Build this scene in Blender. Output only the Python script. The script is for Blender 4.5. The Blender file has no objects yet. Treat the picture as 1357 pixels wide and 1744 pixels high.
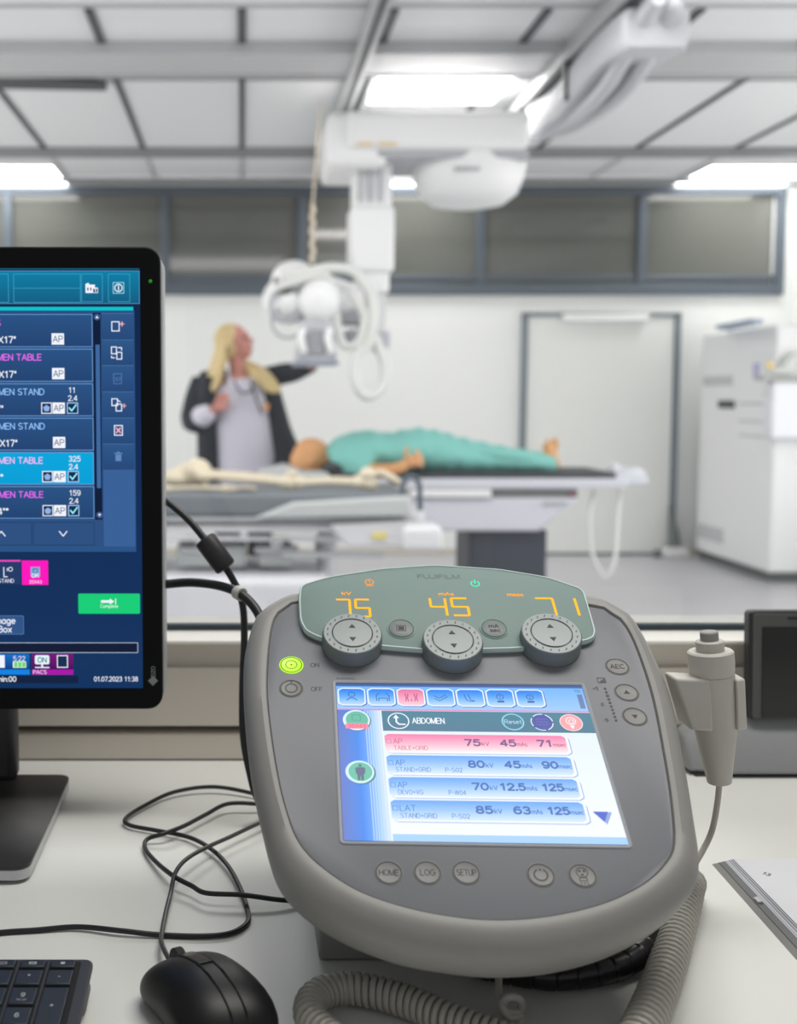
import bpy, bmesh, math, random
from mathutils import Vector as V, Matrix, Euler
random.seed(4)
PI = math.pi
C = bpy.context.scene.collection
sc = bpy.context.scene
# ------------------------------------------------------------ camera
F, PX, PITCH, CAMZ = 1900.0, 412.0, math.radians(4.5), 1.28
PY = 680 + F * math.tan(PITCH)
cam = bpy.data.cameras.new('camera'); camo = bpy.data.objects.new('camera', cam); C.objects.link(camo)
camo.location = (0, 0, CAMZ); camo.rotation_euler = (PI / 2 - PITCH, 0, 0)
cam.sensor_fit = 'HORIZONTAL'; cam.sensor_width = 36; cam.lens = 36 * F / 1357
cam.shift_x = (678.5 - PX) / 1357; cam.shift_y = -(872 - PY) / 1357
cam.clip_start = .05; cam.clip_end = 60
cam.dof.use_dof = True; cam.dof.focus_distance = .82; cam.dof.aperture_fstop = 7.8
sc.camera = camo
# ------------------------------------------------------------ world, lights, exposure
W = bpy.data.worlds.new('world'); sc.world = W; W.use_nodes = True
W.node_tree.nodes['Background'].inputs[0].default_value = (.88, .88, .90, 1)
W.node_tree.nodes['Background'].inputs[1].default_value = .40
sc.view_settings.view_transform = 'Standard'; sc.view_settings.look = 'None'
sc.view_settings.exposure = 0.0; sc.view_settings.gamma = 1.0; sc.view_settings.use_curve_mapping = False
LAMP = 13.0          # emission of the ceiling panels

def area(name, loc, rot, size, power, col=(1, 1, 1)):
    l = bpy.data.lights.new(name, 'AREA'); l.shape = 'RECTANGLE'; l.size, l.size_y = size
    l.energy = power; l.color = col
    o = bpy.data.objects.new(name, l); o.location = loc; o.rotation_euler = rot; C.objects.link(o); return o
area('control_room_lamp', (.5, .9, 2.5), (0, 0, 0), (1.2, .4), 17, (1, .97, .92))
area('xray_room_front_lamp', (.3, 4.0, 2.98), (0, 0, 0), (3.0, 1.2), 60)
area('xray_room_side_fill', (-3.5, 5.2, 1.5), (0, -PI / 2, 0), (2.0, 5.0), 66, (1, .985, .97))  # fill added at the left wall to brighten walls and ceiling; no window there
area('xray_room_far_side_fill', (4.4, 4.6, 1.4), (0, PI / 2, 0), (2.0, 5.0), 84, (1, .985, .97))  # second added fill, out of view, lifts the right half of the ceiling

# ------------------------------------------------------------ helpers
def ray(x, y):
    dx = (x - PX) / F; dy = -(y - PY) / F
    return V((dx, math.cos(PITCH) + dy * math.sin(PITCH), -math.sin(PITCH) + dy * math.cos(PITCH)))
def P(x, y, Y):
    r = ray(x, y); return V((0, 0, CAMZ)) + r * (Y / r.y)
def Z(x, y, z):
    r = ray(x, y); return V((0, 0, CAMZ)) + r * ((z - CAMZ) / r.z)
def lin(c):
    return tuple(((v / 255) / 12.92 if v <= 10 else (((v / 255) + .055) / 1.055) ** 2.4) for v in c)
MATS = {}
def M(name, rgb, rough=.5, metal=0, emis=0, bump=0, bscale=200, var=0, spec=.5, coat=0, alpha=1, bdist=.002):
    if name in MATS: return MATS[name]
    m = bpy.data.materials.new(name); m.use_nodes = True; nt = m.node_tree; b = nt.nodes['Principled BSDF']
    c = lin(rgb) + (1,)
    b.inputs['Base Color'].default_value = c
    b.inputs['Roughness'].default_value = rough; b.inputs['Metallic'].default_value = metal
    b.inputs['Specular IOR Level'].default_value = spec; b.inputs['Coat Weight'].default_value = coat
    b.inputs['Alpha'].default_value = alpha
    if emis:
        b.inputs['Emission Color'].default_value = c; b.inputs['Emission Strength'].default_value = emis
    if bump or var:
        tc = nt.nodes.new('ShaderNodeTexCoord'); n = nt.nodes.new('ShaderNodeTexNoise')
        n.inputs['Scale'].default_value = bscale; nt.links.new(tc.outputs['Object'], n.inputs['Vector'])
        if bump:
            bp = nt.nodes.new('ShaderNodeBump'); bp.inputs['Strength'].default_value = bump; bp.inputs['Distance'].default_value = bdist
            nt.links.new(n.outputs['Fac'], bp.inputs['Height']); nt.links.new(bp.outputs['Normal'], b.inputs['Normal'])
        if var:
            n2 = nt.nodes.new('ShaderNodeTexNoise'); n2.inputs['Scale'].default_value = 3; nt.links.new(tc.outputs['Object'], n2.inputs['Vector'])
            mx = nt.nodes.new('ShaderNodeMix'); mx.data_type = 'RGBA'
            mx.inputs[6].default_value = tuple(v * (1 - var) for v in c[:3]) + (1,); mx.inputs[7].default_value = tuple(min(1, v * (1 + var)) for v in c[:3]) + (1,)
            nt.links.new(n2.outputs['Fac'], mx.inputs[0]); nt.links.new(mx.outputs[2], b.inputs['Base Color'])
    MATS[name] = m; return m
def screen_mat(name, strength):
    m = bpy.data.materials.new(name); m.use_nodes = True; nt = m.node_tree; nt.nodes.clear()
    o = nt.nodes.new('ShaderNodeOutputMaterial'); e = nt.nodes.new('ShaderNodeEmission'); a = nt.nodes.new('ShaderNodeAttribute'); a.attribute_name = 'col'
    e.inputs[1].default_value = strength
    g = nt.nodes.new('ShaderNodeBsdfGlossy'); g.inputs['Roughness'].default_value = .15; g.inputs['Color'].default_value = (.012, .012, .012, 1)
    ad = nt.nodes.new('ShaderNodeAddShader')
    nt.links.new(a.outputs['Color'], e.inputs[0]); nt.links.new(e.outputs[0], ad.inputs[0]); nt.links.new(g.outputs[0], ad.inputs[1]); nt.links.new(ad.outputs[0], o.inputs[0])
    return m
def glass_mat():
    m = bpy.data.materials.new('window_glass'); m.use_nodes = True; nt = m.node_tree; nt.nodes.clear()
    o = nt.nodes.new('ShaderNodeOutputMaterial'); t = nt.nodes.new('ShaderNodeBsdfTransparent'); g = nt.nodes.new('ShaderNodeBsdfGlossy')
    t.inputs[0].default_value = (.975, .975, .97, 1); g.inputs['Roughness'].default_value = .005
    f = nt.nodes.new('ShaderNodeFresnel'); f.inputs[0].default_value = 1.45; mx = nt.nodes.new('ShaderNodeMixShader')
    nt.links.new(f.outputs[0], mx.inputs[0]); nt.links.new(t.outputs[0], mx.inputs[1]); nt.links.new(g.outputs[0], mx.inputs[2]); nt.links.new(mx.outputs[0], o.inputs[0])
    return m

def thing(name, label, cat, loc=(0, 0, 0), rot=(0, 0, 0), group=None):
    o = bpy.data.objects.new(name, None); C.objects.link(o); o.location = loc; o.rotation_euler = rot
    o.empty_display_size = .05; return tag(o, label, cat, group)
def tag(o, label=None, cat=None, group=None, kind=None):
    if label: o['label'] = label
    if cat: o['category'] = cat
    if group: o['group'] = group
    if kind: o['kind'] = kind
    return o
def rootloc(o):
    p = V((0, 0, 0))
    while o is not None:
        p += o.location; o = o.parent
    return p

class B:
    def __init__(s): s.bm = bmesh.new()
    def _add(s, geom_fn):
        n = len(s.bm.verts); geom_fn(); s.bm.verts.ensure_lookup_table(); return s.bm.verts[n:]
    def box(s, a, b, rot=None, piv=None):
        a, b = V(a), V(b); n0 = len(s.bm.verts)
        r = bmesh.ops.create_cube(s.bm, size=1)
        c = (a + b) / 2; d = b - a
        for v in r['verts']:
            v.co = V((v.co.x * d.x, v.co.y * d.y, v.co.z * d.z)) + c
            if rot: v.co = rot @ (v.co - V(piv or c)) + V(piv or c)
        return s
    def cone(s, p0, p1, r0, r1=None, seg=24, flat=1.0, cap=True):
        p0, p1 = V(p0), V(p1); r1 = r0 if r1 is None else r1
        return s.rings([p0, p1], [r0, r1], seg, cap, flat)
    def rings(s, pts, rads, seg=16, cap=True, flat=1.0, up=None):
        pts = [V(p) for p in pts]; prev = None; rows = []
        n = len(pts)
        for i, p in enumerate(pts):
            t = (pts[min(i + 1, n - 1)] - pts[max(i - 1, 0)])
            if t.length < 1e-9: t = V((0, 0, 1))
            t.normalize()
            if prev is None:
                ref = V(up) if up else (V((0, 0, 1)) if abs(t.z) < .9 else V((1, 0, 0)))
                a = ref - t * ref.dot(t); a.normalize()
            else:
                a = prev - t * prev.dot(t)
                if a.length < 1e-6: a = t.orthogonal()
                a.normalize()
            prev = a; b = t.cross(a)
            r = rads[i] if isinstance(rads, (list, tuple)) else rads
            ra, rb = (r if isinstance(r, (tuple, list)) else (r * flat, r))
            rows.append([s.bm.verts.new(p + a * (ra * math.cos(2 * PI * k / seg)) + b * (rb * math.sin(2 * PI * k / seg))) for k in range(seg)])
        for i in range(n - 1):
            for k in range(seg):
                s.bm.faces.new((rows[i][k], rows[i][(k + 1) % seg], rows[i + 1][(k + 1) % seg], rows[i + 1][k]))
        if cap:
            s.bm.faces.new(rows[0][::-1]); s.bm.faces.new(rows[-1])
        return s
    def tube(s, pts, r, seg=10, sub=8, cap=True):
        return s.rings(smooth(pts, sub), r, seg, cap)
    def ell(s, c, r, rot=None, seg=20):
        r = (r, r, r) if not isinstance(r, (tuple, list)) else r
        q = bmesh.ops.create_uvsphere(s.bm, u_segments=seg, v_segments=max(8, seg // 2), radius=1)
        for v in q['verts']:
            v.co = V((v.co.x * r[0], v.co.y * r[1], v.co.z * r[2]))
            if rot: v.co = rot @ v.co
            v.co += V(c)
        return s
    def prism(s, pts, h0, h1):      # outline in xy, extruded in z
        lo = [s.bm.verts.new((p[0], p[1], h0)) for p in pts]; hi = [s.bm.verts.new((p[0], p[1], h1)) for p in pts]
        n = len(pts)
        s.bm.faces.new(lo[::-1]); s.bm.faces.new(hi)
        for i in range(n): s.bm.faces.new((lo[i], lo[(i + 1) % n], hi[(i + 1) % n], hi[i]))
        return s
    def loft(s, rows, cap=True, closed=True):
        R = [[s.bm.verts.new(p) for p in row] for row in rows]; n = len(R[0])
        for i in range(len(R) - 1):
            for k in range(n if closed else n - 1):
                s.bm.faces.new((R[i][k], R[i][(k + 1) % n], R[i + 1][(k + 1) % n], R[i + 1][k]))
        if cap: s.bm.faces.new(R[0][::-1]); s.bm.faces.new(R[-1])
        return s
    def hexa(s, q):                 # eight corners: bottom four, top four
        v = [s.bm.verts.new(p) for p in q]
        for f in ((3, 2, 1, 0), (4, 5, 6, 7), (0, 1, 5, 4), (1, 2, 6, 5), (2, 3, 7, 6), (3, 0, 4, 7)): s.bm.faces.new([v[i] for i in f])
        return s
    def lathe(s, prof, c=(0, 0, 0), seg=32, axis=None):
        rows = []
        q = axis.to_track_quat('Z', 'Y').to_matrix() if axis else Matrix.Identity(3)
        for r, z in prof:
            rows.append([V(c) + q @ V((r * math.cos(2 * PI * k / seg), r * math.sin(2 * PI * k / seg), z)) for k in range(seg)])
        return s.loft(rows)
    def torus(s, c, R, r, seg=32, q=None, sy=1):
        q = q or Matrix.Identity(3)
        pts = [V(c) + q @ V((R * math.cos(2 * PI * k / seg), sy * R * math.sin(2 * PI * k / seg), 0)) for k in range(seg)]
        n = 8; rows = []
        for k in range(seg):
            t = (pts[(k + 1) % seg] - pts[k - 1]).normalized(); nz = q @ V((0, 0, 1)); b = t.cross(nz)
            rows.append([s.bm.verts.new(pts[k] + nz * r * math.cos(2 * PI * j / n) + b * r * math.sin(2 * PI * j / n)) for j in range(n)])
        for k in range(seg):
            for j in range(n): s.bm.faces.new((rows[k][j], rows[k][(j + 1) % n], rows[(k + 1) % seg][(j + 1) % n], rows[(k + 1) % seg][j]))
        return s
    def build(s, name, mat, parent=None, local=False, bev=0, bseg=2, sub=0, remesh=0, smoothit=True, smth=0):
        if parent is not None and not local:
            o = rootloc(parent)
            for v in s.bm.verts: v.co -= o
        bmesh.ops.recalc_face_normals(s.bm, faces=s.bm.faces)
        me = bpy.data.meshes.new(name); s.bm.to_mesh(me); s.bm.free()
        ob = bpy.data.objects.new(name, me); C.objects.link(ob); ob.parent = parent
        me.materials.append(mat)
        if remesh:
            m = ob.modifiers.new('remesh', 'REMESH'); m.mode = 'VOXEL'; m.voxel_size = remesh; m.use_smooth_shade = True
            m = ob.modifiers.new('smooth', 'SMOOTH'); m.iterations = smth or 4; m.factor = .5
        if bev:
            m = ob.modifiers.new('bevel', 'BEVEL'); m.width = bev; m.segments = bseg; m.limit_method = 'ANGLE'; m.angle_limit = math.radians(40)
        if sub:
            m = ob.modifiers.new('subsurf', 'SUBSURF'); m.levels = sub; m.render_levels = sub
        if smoothit:
            for p in me.polygons: p.use_smooth = True
            if not (remesh or sub): me.set_sharp_from_angle(angle=math.radians(35))
        return ob
def smooth(pts, sub=8):
    pts = [V(p) for p in pts]; out = []
    for i in range(len(pts) - 1):
        p0 = pts[max(i - 1, 0)]; p1 = pts[i]; p2 = pts[i + 1]; p3 = pts[min(i + 2, len(pts) - 1)]
        for k in range(sub):
            t = k / sub
            out.append(.5 * ((2 * p1) + (p2 - p0) * t + (2 * p0 - 5 * p1 + 4 * p2 - p3) * t * t + (3 * p1 - p0 - 3 * p2 + p3) * t ** 3))
    out.append(pts[-1]); return out
def helix(pts, R, pitch, per=14):
    c = smooth(pts, 24); out = []; acc = 0; a = None
    for i in range(len(c) - 1):
        t = (c[i + 1] - c[i]); L = t.length; t.normalize()
        if a is None: a = t.orthogonal().normalized()
        a = (a - t * a.dot(t)).normalized(); b = t.cross(a)
        n = max(1, int(L / pitch * per + .5))
        for k in range(n):
            q = c[i].lerp(c[i + 1], k / n); ph = 2 * PI * (acc + L * k / n) / pitch
            out.append(q + a * R * math.cos(ph) + b * R * math.sin(ph))
        acc += L
    return out
def struct(name, b, mat, **k): return tag(b.build(name, mat, **k), kind='structure')
def rrect(x0, y0, x1, y1, r, n=5):
    o = []
    for cx, cy, a in ((x1 - r, y0 + r, -PI / 2), (x1 - r, y1 - r, 0), (x0 + r, y1 - r, PI / 2), (x0 + r, y0 + r, PI)):
        for k in range(n + 1): o.append((cx + r * math.cos(a + PI / 2 * k / n), cy + r * math.sin(a + PI / 2 * k / n)))
    return o
def circ(cx, cy, r, n=24, a0=0, a1=2 * PI): return [(cx + r * math.cos(a0 + (a1 - a0) * k / n), cy + r * math.sin(a0 + (a1 - a0) * k / n)) for k in range(n)]

def arc_(cx, cy, rx, ry, a0, a1, n=8): return [(cx + rx * math.cos(math.radians(a0 + (a1 - a0) * k / n)), cy + ry * math.sin(math.radians(a0 + (a1 - a0) * k / n))) for k in range(n + 1)]
_o = arc_(1.9, 2.0, 1.7, 2.0, 0, 360, 14)
G = {   # strokes of a plain sans alphabet: advance width, then polylines on a grid with cap height 6
 'A': (4.6, [(0, 0), (2.3, 6), (4.6, 0)], [(.8, 2.1), (3.8, 2.1)]), 'B': (4, [(0, 0), (0, 6), (2.4, 6)] + arc_(2.4, 4.6, 1.3, 1.4, 90, -90) + [(0, 3.2)], [(2.4, 3.2)] + arc_(2.4, 1.6, 1.6, 1.6, 90, -90) + [(0, 0)]),
 'C': (4.4, arc_(2.4, 3, 2.4, 3, 45, 315, 12)), 'D': (4.4, [(0, 0), (0, 6), (1.6, 6)] + arc_(1.6, 3, 2.8, 3, 90, -90, 10) + [(0, 0)]), 'E': (3.6, [(3.6, 0), (0, 0), (0, 6), (3.6, 6)], [(0, 3.1), (3.2, 3.1)]),
 'F': (3.5, [(0, 0), (0, 6), (3.5, 6)], [(0, 3.1), (3, 3.1)]), 'G': (4.6, arc_(2.4, 3, 2.4, 3, 45, 360, 12) + [(2.8, 3)]), 'H': (4.2, [(0, 0), (0, 6)], [(4.2, 0), (4.2, 6)], [(0, 3.1), (4.2, 3.1)]), 'I': (.4, [(.2, 0), (.2, 6)]),
 'J': (3.2, [(3.2, 6), (3.2, 1.6)] + arc_(1.6, 1.6, 1.6, 1.6, 0, -180)), 'K': (4.2, [(0, 0), (0, 6)], [(4, 6), (0, 2.3)], [(1.5, 3.7), (4.2, 0)]), 'L': (3.4, [(0, 6), (0, 0), (3.4, 0)]), 'M': (5, [(0, 0), (0, 6), (2.5, 0), (5, 6), (5, 0)]),
 'N': (4.2, [(0, 0), (0, 6), (4.2, 0), (4.2, 6)]), 'O': (4.8, arc_(2.4, 3, 2.4, 3, 0, 360, 18)), 'P': (3.9, [(0, 0), (0, 6), (2.3, 6)] + arc_(2.3, 4.4, 1.6, 1.6, 90, -90) + [(0, 2.8)]), 'R': (4.2, [(0, 0), (0, 6), (2.4, 6)] + arc_(2.4, 4.5, 1.6, 1.5, 90, -90) + [(0, 3)], [(2.2, 3), (4.2, 0)]),
 'S': (4, arc_(2, 4.5, 1.8, 1.5, 35, 270, 9) + arc_(2, 1.5, 1.9, 1.5, 90, -145, 9)), 'T': (4.2, [(0, 6), (4.2, 6)], [(2.1, 6), (2.1, 0)]), 'U': (4.2, [(0, 6), (0, 2.1)] + arc_(2.1, 2.1, 2.1, 2.1, 180, 360) + [(4.2, 6)]), 'V': (4.4, [(0, 6), (2.2, 0), (4.4, 6)]), 'W': (6.4, [(0, 6), (1.5, 0), (3.2, 6), (4.9, 0), (6.4, 6)]),
 'X': (4.2, [(0, 0), (4.2, 6)], [(0, 6), (4.2, 0)]), 'Y': (4.4, [(0, 6), (2.2, 2.8), (4.4, 6)], [(2.2, 2.8), (2.2, 0)]), 'Z': (4, [(0, 6), (4, 6), (0, 0), (4, 0)]),
 '0': (3.6, arc_(1.8, 3, 1.8, 3, 0, 360, 16)), '1': (3.2, [(.5, 4.6), (2, 6), (2, 0)]), '2': (3.6, arc_(1.8, 4.3, 1.7, 1.7, 170, -30, 8) + [(0, 0), (3.6, 0)]), '3': (3.6, arc_(1.7, 4.5, 1.6, 1.5, 155, -90, 8) + arc_(1.7, 1.6, 1.8, 1.6, 85, -150, 8)), '4': (3.8, [(2.8, 0), (2.8, 6), (0, 1.7), (3.8, 1.7)]),
 '5': (3.6, [(3.3, 6), (.6, 6), (.3, 3.2)] + arc_(1.7, 2, 1.9, 2, 125, -145, 9)), '6': (3.6, arc_(1.8, 1.9, 1.8, 1.9, 150, 510, 12) + [(.1, 3.2)] + arc_(2, 3.4, 1.9, 2.6, 165, 50, 6)), '7': (3.6, [(0, 6), (3.6, 6), (1.3, 0)]), '8': (3.6, arc_(1.8, 4.55, 1.5, 1.45, 0, 360, 12), arc_(1.8, 1.6, 1.8, 1.6, 0, 360, 12)), '9': (3.6, arc_(1.8, 4.1, 1.8, 1.9, -30, 330, 12) + arc_(1.6, 2.6, 1.9, 2.6, 15, -130, 6)),
 '.': (.5, [(.1, 0), (.4, 0), (.4, .3), (.1, .3), (.1, 0)]), ',': (.5, [(.4, .3), (.1, -1)]), ':': (.5, [(.1, .2), (.4, .2)], [(.1, 3.6), (.4, 3.6)]), '-': (2, [(0, 2.4), (2, 2.4)]), '+': (3.2, [(0, 2.8), (3.2, 2.8)], [(1.6, 1.2), (1.6, 4.4)]), '"': (1.4, [(.2, 6), (.2, 4.3)], [(1.2, 6), (1.2, 4.3)]), '*': (2, [(1, 6), (1, 4)], [(0, 5.5), (2, 4.5)], [(0, 4.5), (2, 5.5)]), '/': (2, [(0, 0), (2, 6)]), ' ': (1.6,),
 'a': (3.4, arc_(1.6, 2, 1.6, 2, 60, 300, 10), [(3.2, 4), (3.2, 0)], [(2.4, 3.7), (3.2, 3)]), 'b': (3.4, [(.1, 6), (.1, 0)], _o), 'c': (3.2, arc_(1.8, 2, 1.8, 2, 50, 310, 10)), 'e': (3.4, [(0, 2.1), (3.4, 2.1)] + arc_(1.7, 2, 1.7, 2, 0, 310, 12)), 'g': (3.4, arc_(1.6, 2, 1.6, 2, 0, 360, 12), [(3.2, 4), (3.2, -.6)] + arc_(1.7, -.6, 1.5, 1.3, 0, -150, 6)), 'i': (.5, [(.2, 0), (.2, 4)], [(.2, 5.3), (.2, 5.8)]), 'k': (3, [(0, 0), (0, 6)], [(2.8, 4), (0, 1.5)], [(1, 2.5), (3, 0)]), 'l': (.4, [(.2, 0), (.2, 6)]),
 'm': (5.4, [(0, 0), (0, 4)], arc_(1.35, 2.7, 1.35, 1.3, 180, 0, 6) + [(2.7, 0)], arc_(4.05, 2.7, 1.35, 1.3, 180, 0, 6) + [(5.4, 0)]), 'n': (3, [(0, 0), (0, 4)], arc_(1.5, 2.6, 1.5, 1.4, 180, 0, 6) + [(3, 0)]), 'o': (3.4, arc_(1.7, 2, 1.7, 2, 0, 360, 14)), 'p': (3.4, [(.1, 4), (.1, -1.8)], _o), 's': (2.8, arc_(1.4, 3, 1.3, 1, 30, 270, 7) + arc_(1.4, 1, 1.35, 1, 90, -150, 7)), 't': (1.8, [(.8, 5.4), (.8, .7), (1.3, 0), (1.8, .1)], [(0, 4), (1.8, 4)]), 'x': (3, [(0, 0), (3, 4)], [(0, 4), (3, 0)])}
class UI:        # a flat display drawn with coloured faces; unit mm, layers .04 mm apart
    def __init__(s, step=.04): s.v = []; s.f = []; s.c = []; s.lay = 0; s.step = step
    def poly(s, pts, col, col2=None, g=None):
        z = s.lay * s.step; n = len(s.v); s.v += [(p[0], p[1], z) for p in pts]; s.f.append(tuple(range(n, n + len(pts)))); s.lay += .05
        ys = [p[1] for p in pts]; lo, hi = min(ys), max(ys)
        cc = []
        for p in pts:
            t = (p[1] - lo) / (hi - lo + 1e-9) if col2 else 1
            a, b = lin(col), lin(col2 or col); cc.append(tuple(b[i] + (a[i] - b[i]) * t for i in range(3)))
        s.c.append(cc)
    def rect(s, x0, y0, x1, y1, col, col2=None): s.poly([(x0, y0), (x1, y0), (x1, y1), (x0, y1)], col, col2)
    def grad(s, x0, y0, x1, y1, top, bot, r=0):     # rounded box, vertical gradient in thin bands
        n = 10
        for i in range(n):
            a = y0 + (y1 - y0) * i / n; b = y0 + (y1 - y0) * (i + 1) / n
            def inset(y):
                d = min(y - y0, y1 - y); return 0 if (d >= r or r == 0) else r - math.sqrt(max(0, r * r - (r - d) ** 2))
            ta, tb = i / n, (i + 1) / n
            ca = [bot[k] + (top[k] - bot[k]) * ta for k in range(3)]; cb = [bot[k] + (top[k] - bot[k]) * tb for k in range(3)]
            s.poly([(x0 + inset(a), a), (x1 - inset(a), a), (x1 - inset(b), b), (x0 + inset(b), b)], cb, ca); s.lay -= .05
        s.lay += .05
    def hgrad(s, xs, cols, y0, y1):
        for i in range(len(xs) - 1):
            z = s.lay * s.step; n = len(s.v); s.v += [(xs[i], y0, z), (xs[i + 1], y0, z), (xs[i + 1], y1, z), (xs[i], y1, z)]
            s.f.append((n, n + 1, n + 2, n + 3)); a, b = lin(cols[i]), lin(cols[i + 1]); s.c.append([a, b, b, a])
        s.lay += .05
    def frame(s, x0, y0, x1, y1, w, col):
        s.rect(x0, y0, x1, y0 + w, col); s.rect(x0, y1 - w, x1, y1, col); s.rect(x0, y0, x0 + w, y1, col); s.rect(x1 - w, y0, x1, y1, col)
    def ring(s, cx, cy, r, w, col, a0=0, a1=2 * PI, n=28, sy=1):
        for k in range(n):
            a = a0 + (a1 - a0) * k / n; b = a0 + (a1 - a0) * (k + 1) / n
            s.poly([(cx + (r - w) * math.cos(a), cy + sy * (r - w) * math.sin(a)), (cx + r * math.cos(a), cy + sy * r * math.sin(a)), (cx + r * math.cos(b), cy + sy * r * math.sin(b)), (cx + (r - w) * math.cos(b), cy + sy * (r - w) * math.sin(b))], col); s.lay -= .05
        s.lay += .05
    def line(s, pts, w, col):
        for a, b in zip(pts, pts[1:]):
            a, b = V(a), V(b); d = (b - a); 
            if d.length < 1e-9: continue
            nn = V((-d.y, d.x)).normalized() * w / 2; e = d.normalized() * w * .3
            s.poly([tuple(a - e - nn), tuple(b + e - nn), tuple(b + e + nn), tuple(a - e + nn)], col); s.lay -= .04
        s.lay += .05
    def text(s, txt, x, y, h, col, w=None, bold=0, al='l', rot=0):
        W_ = sum(G[c][0] for c in txt) + 1.25 * (len(txt) - 1); k = h / 6; kx = (w / W_) if w else k
        px = {'l': 0, 'c': -W_ * kx / 2, 'r': -W_ * kx}[al]; sw = h * (.12 + 4.5 * bold) * min(1, (kx / k) ** .5)
        for c in txt:
            for st_ in G[c][1:]:
                pts = []
                for a, b_ in st_:
                    a, b_ = a * kx + px, b_ * k * (1 - .12 * 0)
                    if rot: a, b_ = a * math.cos(rot) - b_ * math.sin(rot), a * math.sin(rot) + b_ * math.cos(rot)
                    pts.append((x + a, y + b_))
                s.line(pts, sw, col); s.lay -= .045
            px += (G[c][0] + 1.25) * kx
        s.lay += .05
    def build(s, name, mat, parent, mtx):     # mtx maps mm to the parent's space
        me = bpy.data.meshes.new(name); me.from_pydata([tuple(mtx @ V(v)) for v in s.v], [], s.f)
        at = me.color_attributes.new('col', 'FLOAT_COLOR', 'CORNER'); i = 0
        for cc in s.c:
            for c in cc: at.data[i].color = (*c, 1); i += 1
        me.materials.append(mat); o = bpy.data.objects.new(name, me); C.objects.link(o); o.parent = parent; return o

# ------------------------------------------------------------ materials
white_wall = M('white_wall', (236, 238, 236), .6, bump=.05, bscale=60)
ceil_mat = M('ceiling_panel', (232, 233, 235), .6, bump=.1, bscale=300)
beam_mat = M('ceiling_beam', (190, 191, 193), .45)
slot_mat = M('ceiling_slot', (66, 72, 74), .6)
floor_mat = M('grey_vinyl_floor', (183, 183, 187), .38, bump=.03, bscale=40, var=.04)
frame_mat = M('dark_window_frame', (84, 94, 104), .4, .3)
pane_mat = M('dark_window_pane', (92, 94, 89), .06, spec=.5)
door_mat = M('door_leaf', (232, 234, 230), .5)
doorframe_mat = M('door_frame', (112, 124, 130), .45)
beige = M('beige_trunking', (216, 208, 197), .55, bump=.04, bscale=500)
sill_mat = M('white_sill', (236, 234, 228), .45)
gasket = M('dark_gasket', (38, 56, 66), .5)
desk_mat = M('white_desktop', (224, 225, 221), .34, bump=.02, bscale=900)
grey_pl = M('light_grey_plastic', (144, 143, 140), .48, bump=.05, bscale=2500)
face_pl = M('console_face', (128, 130, 136), .5, bump=.05, bscale=2500)
box_pl = M('console_base', (150, 150, 147), .55, bump=.05, bscale=1500)
hs_pl = M('handswitch_plastic', (196, 192, 184), .5)
dark_ink = M('dark_ink', (46, 46, 50), .6)
grey_ink = M('grey_ink', (92, 96, 98), .6)
black_pl = M('black_plastic', (24, 25, 27), .38, bump=.05, bscale=2000)
black_rub = M('black_cable', (26, 28, 32), .4)
silver = M('silver_plastic', (196, 198, 202), .35, .3)
knob_m = M('knob_metal', (134, 141, 142), .46, .25)
coil_m = M('grey_cord', (172, 169, 160), .45)
med_white = M('medical_white', (242, 242, 243), .42)
med_grey = M('medical_grey', (176, 178, 184), .45)

# ------------------------------------------------------------ the setting: x-ray room
YW = 9.15; CE = 3.02; XL, XR = -3.6, 4.47
kx = YW / F
def wx(px): return P(px, 700, YW).x
def wz(py): return P(500, py, YW).z
def cy(py): return Z(500, py, CE).y
struct('floor', B().box((XL, -1.6, -.1), (XR, YW, 0)), floor_mat, smoothit=False)
struct('ceiling', B().box((XL, 1.3, CE), (XR, YW, CE + .1)), ceil_mat, smoothit=False)
struct('ceiling_control_room', B().box((XL, -1.6, 2.62), (XR, 1.3, 2.72)), white_wall, smoothit=False)
struct('wall_back', B().box((XL, YW, 0), (XR, YW + .12, CE)), white_wall, smoothit=False)
struct('wall_left', B().box((XL - .1, -1.6, 0), (XL, YW, CE)), white_wall, smoothit=False)
struct('wall_right', B().box((XR, -1.6, 0), (XR + .1, YW, CE)), white_wall, smoothit=False)
# wall between the rooms: below and above the observation window
struct('wall_front', B().box((XL, 1.20, 0), (XR, 1.30, 1.005)), white_wall, smoothit=False)
struct('wall_front_top', B().box((XL, 1.20, 2.05), (XR, 1.30, CE)), white_wall, smoothit=False)
struct('wall_front_left', B().box((XL, 1.20, 1.005), (-1.3, 1.30, 2.05)), white_wall, smoothit=False)
struct('wall_front_right', B().box((1.7, 1.20, 1.005), (XR, 1.30, 2.05)), white_wall, smoothit=False)
za, zb = 1.024, 1.0275
struct('trim_1', B().box((-1.3, 1.158, 1.0225), (1.7, 1.30, 1.0265)), sill_mat, bev=.001)
struct('trim_2', B().box((-1.3, 1.210, 1.0265), (1.7, 1.2215, 1.0330)), gasket)
struct('trim_3', B().box((-1.3, 1.2215, 1.0265), (1.7, 1.262, 1.0315)), sill_mat, bev=.002)
# cable trunking under the sill
struct('trim_4', B().box((-2.6, 1.172, .990), (2.6, 1.20, 1.0225)), beige)
struct('trim_5', B().box((-2.6, 1.165, .9325), (2.6, 1.20, .996)), beige, bev=.002)
struct('trim_6', B().box((-2.6, 1.182, .924), (2.6, 1.20, .9325)), M('trunking_groove', (120, 117, 108), .6))
struct('trim_7', B().box((-2.6, 1.168, .895), (2.6, 1.20, .924)), beige, bev=.002)
w = struct('window_1', B().box((-1.3, 1.2135, 1.033), (1.7, 1.2195, 2.05)), glass_mat(), smoothit=False)
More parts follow.
